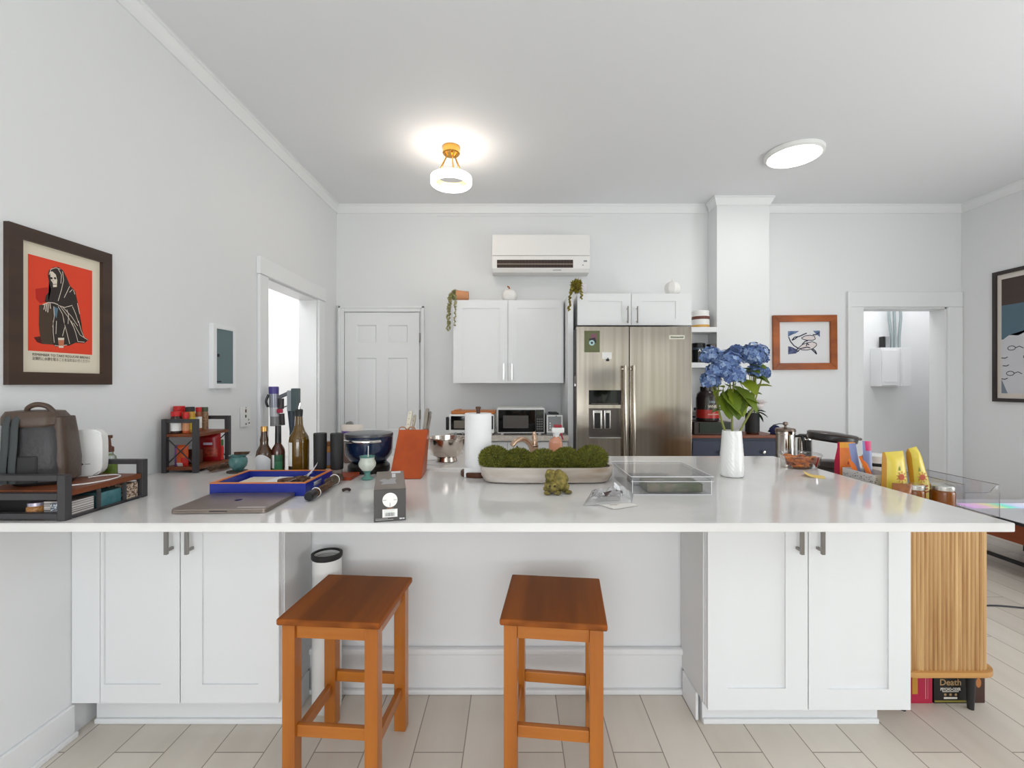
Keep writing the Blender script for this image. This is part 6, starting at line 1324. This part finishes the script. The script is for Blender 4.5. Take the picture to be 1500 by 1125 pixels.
for k_ in range(30):
    u, v = rnd.uniform(-w/2+.006, w/2-.006), rnd.uniform(h*.45, h-.006); a = rnd.choice((0, .6, -.6)); b.stroke([(u-.004*math.cos(a), v-.003*math.sin(a)), (u+.004*math.cos(a), v+.003*math.sin(a))], .0022, 0, Mf)
b.build('dashes', mat('dash_ink', (62, 60, 62), r=.6), t)
def sachet(label, base, top, w, th, m, roll=0., ms=None, fn=None):
    base, top = Vector(base), Vector(top); dv = top-base; L = dv.length; up = dv.normalized(); side = up.cross(Vector((0, 1, 0))).normalized(); side.rotate(Matrix.Rotation(roll, 3, up))
    t = thing('sachet', label, 'sachet', base); M_ = basis((0, 0, 0), -side, up); b = MB()
    b.pouch(w, L, th, M_, nu=4, nv=6, sd=len(label) % 7, mf=fn); b.build('packet', ms or m, t); return t
OP = mat('sachet_orange', (232, 118, 32), r=.4); BP = mat('sachet_blue', (132, 142, 186), r=.35); PP = mat('sachet_pink', (206, 46, 110), r=.35)
sachet('thin orange sachet stick leaning left out of the white basket', (1.59, 2.04, S+.006), (1.553+.0, 2.10, S+.185), .022, .006, OP)
sachet('orange sachet stick in the middle of the white basket', (1.635, 2.02, S+.006), (1.592, 2.085, S+.20), .024, .006, OP)
sachet('blue sachet standing in the white basket', (1.590, 2.075, S+.006), (1.565, 2.105, S+.255), .034, .008, BP)
sachet('blue and pink sachet, tallest in the white basket', (1.612, 2.062, S+.006), (1.618, 2.085, S+.268), .040, .008, None, ms=[BP, PP], fn=lambda u, v, s: 1 if (v > .78 and u > .3) else 0)
# white canister with black band behind
t = thing('canister', 'low white canister with a black band behind the sachets', 'canister', (1.845, 2.31, S)); 
b = MB(); b.lathe([(.058, 0), (.06, .006), (.06, .118)], 36); b.build('body', WHITE, t); b = MB(); b.lathe([(.0605, .118), (.0605, .134)], 36); b.build('band', BLACKM, t); b = MB(); b.lathe([(.06, .134), (.06, .168), (.056, .172), (0, .173)], 36); b.build('lid', WHITE, t)
# amber packet, yellow packets, jars
YEL = mat('yellow_foil', (216, 194, 76), r=.35); GOLD = mat('gold_edge', (190, 134, 30), r=.4)
bag('snack_bag', 'amber-brown clear bag in front of the yellow packets', 'bag', 1306, 1.838, .066, .128, S, .04, [mat('amber_bag', (168, 104, 54), r=.25, col2=(120, 70, 40), scale=24), mat('maroon_label', (120, 52, 50), r=.4)], lambda u, v, s: 1 if (u > .55 and .3 < v < .7) else 0, sd=4, rz=math.radians(-20), dx=.042, top=.2)
def yellow(label, px, Y, w, h, rz, tilt, sd, dx=0., tp=.2):
    t = thing('tea_packet', label, 'packet', (X(px, Y)+dx, Y, S)); t.rotation_euler = (0, tilt, rz)
    b = MB(); b.pouch(w, h, .05, FRONT((0, 0, 0)), sd=sd, taper=tp, mf=lambda u, v, s: 1 if (u < .10 or v < .06) else 0, top=.1); b.build('bag', [YEL, GOLD], t, ang=60)
    b = MB(); M_ = FRONT((0, -.0268, 0)); u0, v0 = (.008 if tp < .5 else -.006), h*(.58 if tp < .5 else .5); q_ = 1 if tp < .5 else .75
    b.disc(u0, v0, .013, 0, M_, 0, 18)
    for k in range(9): a = 2*PI*k/9; b.stroke([(u0+.015*math.cos(a), v0+.015*math.sin(a)), (u0+.024*math.cos(a), v0+.024*math.sin(a))], .003, 0, M_, 0)
    b.flat([(u0-.012, v0+.028), (u0-.006, v0+.05), (u0-.002, v0+.028)], 0, M_, 1)
    for k, L in ((0, .036), (1, .03), (2, .034)): b.rect(u0-.010, u0-.010+L*q_, v0-.044-k*.012, v0-.038-k*.012, 0, M_, 0)
    b.build('printing', [mat('sun_red', (176, 66, 24), r=.5), mat('sprig_green', (96, 116, 40), r=.5)], t); return t
yellow('yellow tea packet with red sun, left of the pair on the sideboard', 1309, 1.915, .140, .246, math.radians(6), math.radians(-3), 2, dx=.008, tp=.32)
yellow('yellow tea packet with red sun leaning right against its twin', 1340, 1.965, .115, .25, math.radians(6), math.radians(-13), 6, dx=.038, tp=.62)
bpy.data.objects['tea_packet.001'].location.z += .012
HON = mat('honey', (116, 62, 8), r=.15); TIN = mat('tin_lid', (196, 196, 192), r=.22, met=.9)
for lab, x, Y in (('honey jar with silver lid, left of two beside the clear bin', 1.640, 1.870), ('honey jar with silver lid at the corner of the clear bin', 1.745, 1.852)):
    t = thing('honey_jar', lab, 'jar', (x, Y, S)); b = MB(); b.lathe([(.036, 0), (.040, .005), (.0405, .09), (.036, .10)], 32); b.build('glass', HON, t); b = MB(); b.lathe([(.038, .10), (.039, .102), (.039, .116), (.036, .12), (0, .119)], 32); b.build('lid', TIN, t)
# clear bin with a scooped front
x0, x1, y0, y1, h = 1.797, 1.935, 1.812, 2.125, .128; k = .0025
t = thing('acrylic_bin', 'clear acrylic bin with scooped front at the sideboard corner', 'bin', ((x0+x1)/2, (y0+y1)/2, S)); w, d = x1-x0, y1-y0
b = MB(); b.box(-w/2, -w/2+k, -d/2, d/2, 0, h); b.box(w/2-k, w/2, -d/2, d/2, 0, h); b.box(-w/2+k, w/2-k, d/2-k, d/2, 0, h); b.box(-w/2+k, w/2-k, -d/2, d/2-k, 0, k)
hl = Z(722, 1.81)-S; cur = [(-w/2+k, 0), (w/2-k, 0), (w/2-k, h), (w/2-.012, h-.003), (w/2-.024, h-.012), (w/2-.036, hl+.005), (w/2-.052, hl), (-w/2+k, hl)]
b.prism(cur, -.0, k, FRONT((0, -d/2+k, 0))); b.build('shell', clear('bin_acrylic', tint=(.97, .97, .985), gloss=.06, fres=.35), t)
b = MB(); fr = [(w/2-.001, h), (w/2-.012, h-.003), (w/2-.024, h-.012), (w/2-.036, hl+.005), (w/2-.052, hl), (-w/2, hl)]
b.tube([(u, -d/2, v) for u, v in fr], .0016, 6); b.tube([(w/2, -d/2, 0), (w/2, -d/2, h), (w/2, d/2, h), (-w/2, d/2, h), (-w/2, -d/2, h)], .0016, 6); b.build('rim', clear('bin_edge', tint=(.62, .60, .64), gloss=.3), t)
b = MB(); b.lathe([(.03, 0), (.036, .05), (.034, .052), (.028, .004)], 28); b.build('cup', clear('cup_plastic', tint=(.9, .9, .9), gloss=.35), loc=(1.866, 2.03, S+.004), label='small clear cup inside the scooped acrylic bin', cat='cup')

# ================================================================== STICK VACUUM BY THE LEFT DOORWAY
Y0 = 3.0
t = thing('stick_vacuum', 'grey stick vacuum with purple cap standing by the left doorway', 'vacuum cleaner', (X(418, Y0), Y0, .001)); ox = X(418, Y0)
def vx_(px): return X(px, Y0)-ox
cx = vx_(401)
b = MB(); b.lathe([(.030, Z(577, Y0)), (.031, Z(568, Y0)), (.028, Z(566.5, Y0)), (0, Z(566.5, Y0))], 28, c=(cx, 0, 0)); b.build('filter_cap', mat('vac_purple', (76, 66, 140), r=.35), t)
b = MB(); b.lathe([(.029, Z(597, Y0)), (.030, Z(577, Y0))], 28, c=(cx+.002, 0, 0)); b.build('motor', mat('vac_silver', (150, 152, 164), r=.3, met=.4), t)
b = MB(); b.lathe([(.030, Z(610, Y0)), (.030, Z(597, Y0))], 28, c=(cx+.006, 0, 0)); b.lathe([(.031, Z(624, Y0)), (.031, Z(610, Y0))], 28, c=(cx+.010, 0, 0), m=1); b.build('dust_bin', [mat('vac_bin', (196, 198, 202), r=.15), mat('vac_bin_lower', (140, 138, 140), r=.2)], t)
b = MB(); b.tube([(vx_(412), 0, Z(584, Y0)), (vx_(412), 0, Z(599, Y0))], .017, 12); b.tube([(vx_(413), 0, Z(606, Y0)), (vx_(414), 0, Z(623, Y0))], .015, 12); b.build('cyclone', mat('vac_dark', (64, 56, 58), r=.4), t)
b = MB(); b.box(vx_(408), vx_(416), -.026, -.008, Z(605, Y0), Z(599, Y0), b=.004); b.build('release_button', mat('vac_red', (176, 44, 70), r=.35), t)
b = MB(); b.tube(smooth([(vx_(396), -.02, Z(578, Y0)), (vx_(393.5), -.03, Z(588, Y0)), (vx_(395), -.02, Z(596, Y0))]), .008, 8); b.build('trigger', BLACK, t)
b = MB(); b.tube([(vx_(407), 0, Z(583, Y0)), (vx_(424), 0, Z(575.5, Y0))], .013, 10); b.tube([(vx_(414), 0, Z(597, Y0)), (vx_(424), 0, Z(594, Y0))], .004, 8); b.build('handle', mat('vac_grey', (112, 114, 120), r=.35), t)
b = MB(); b.box(vx_(422), vx_(430), -.02, .02, Z(603, Y0), Z(572, Y0), b=.005); b.build('battery', mat('vac_battery', (158, 164, 168), r=.35), t)
b = MB(); b.box(vx_(428.5), vx_(438), -.026, .026, Z(603, Y0), Z(569, Y0), b=.006); b.build('dock_back', mat('vac_teal', (84, 98, 100), r=.4), t)
b = MB(); b.tube([(vx_(427), 0, Z(602, Y0)), (vx_(427.5), 0, Z(632, Y0)), (vx_(428), 0, .06)], [.024, .014, .014], 14); b.build('wand', mat('vac_wand', (58, 68, 78), r=.35), t)
b = MB(); b.box(vx_(428)-.11, vx_(428)+.11, -.05, .06, 0, .05, b=.015); b.build('floor_head', mat('vac_dark', (64, 56, 58)), t)

# ================================================================== LOW TABLE AT THE RIGHT
tx0, tx1, ty0, ty1, tz = 3.40, 4.14, 2.35, 3.68, .40
t = thing('low_table', 'low table with white top, black rim and orange-brown wooden side', 'table', ((tx0+tx1)/2, (ty0+ty1)/2, 0)); L_ = Matrix.Translation((-(tx0+tx1)/2, -(ty0+ty1)/2, 0))
b = MB(); b.T = L_; b.box(tx0, tx1, ty0, ty1, tz-.025, tz-.004, b=.004); b.build('rim', BLACKM, t)
b = MB(); b.T = L_; b.box(tx0+.008, tx1-.008, ty0+.008, ty1-.008, tz-.004, tz, b=.001); b.build('top', mat('table_white', (226, 226, 232), r=.15), t)
b = MB(); b.T = L_; b.box(tx0+.012, tx1-.012, ty0+.012, ty1-.012, .25, tz-.025, b=.003); b.build('wood_case', wood('table_walnut', (142, 70, 34), (112, 50, 22), 'y', 8, r=.35), t)
for lx, ly in ((tx0+.06, ty0+.06), (tx1-.06, ty0+.06), (tx0+.06, ty1-.07), (tx1-.06, ty1-.07)):
    b = MB(); b.T = L_; b.box(lx-.02, lx+.02, ly-.02, ly+.02, 0, .25, b=.003); b.build('leg', BLACK, t)
b = MB(); b.T = L_; b.box(tx0+.05, tx0+.07, ty0+.08, ty1-.09, .09, .115, b=.002); b.build('stretcher', BLACK, t)
# rainbow of refracted sun on the table, put in as a glowing coloured slab
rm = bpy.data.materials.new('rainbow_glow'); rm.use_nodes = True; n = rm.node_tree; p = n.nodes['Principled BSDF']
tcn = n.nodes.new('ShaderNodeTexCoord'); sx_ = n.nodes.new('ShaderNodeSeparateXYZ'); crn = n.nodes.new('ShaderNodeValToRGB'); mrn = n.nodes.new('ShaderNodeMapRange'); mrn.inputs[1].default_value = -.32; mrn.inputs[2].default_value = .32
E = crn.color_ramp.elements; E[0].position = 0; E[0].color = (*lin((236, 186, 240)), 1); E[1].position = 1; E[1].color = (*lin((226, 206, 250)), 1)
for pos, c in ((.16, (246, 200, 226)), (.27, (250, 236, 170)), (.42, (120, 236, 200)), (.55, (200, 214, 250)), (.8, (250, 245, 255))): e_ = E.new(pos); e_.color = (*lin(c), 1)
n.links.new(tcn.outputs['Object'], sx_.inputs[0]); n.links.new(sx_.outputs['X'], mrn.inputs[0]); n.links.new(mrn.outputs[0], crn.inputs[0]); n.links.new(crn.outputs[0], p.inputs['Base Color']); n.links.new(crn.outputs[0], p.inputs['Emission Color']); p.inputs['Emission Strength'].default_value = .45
b = MB(); b.box(-.33, .33, -.06, .06, 0, .006, b=.002); b.build('rainbow_patch', rm, loc=(3.77, 3.47, tz+.0006), label='rainbow patch of sunlight painted along the far end of the white table', cat='painted light')
# cord on the floor
b = MB(); b.tube(smooth([(2.55, 2.62, .005), (2.8, 2.72, .005), (3.0, 2.70, .005), (3.3, 2.60, .005), (3.36, 2.3, .005)]), .005, 8); b.build('cord', mat('cord_dark', (60, 60, 64), r=.5), label='thin dark power cord lying on the floor at right', cat='cord')
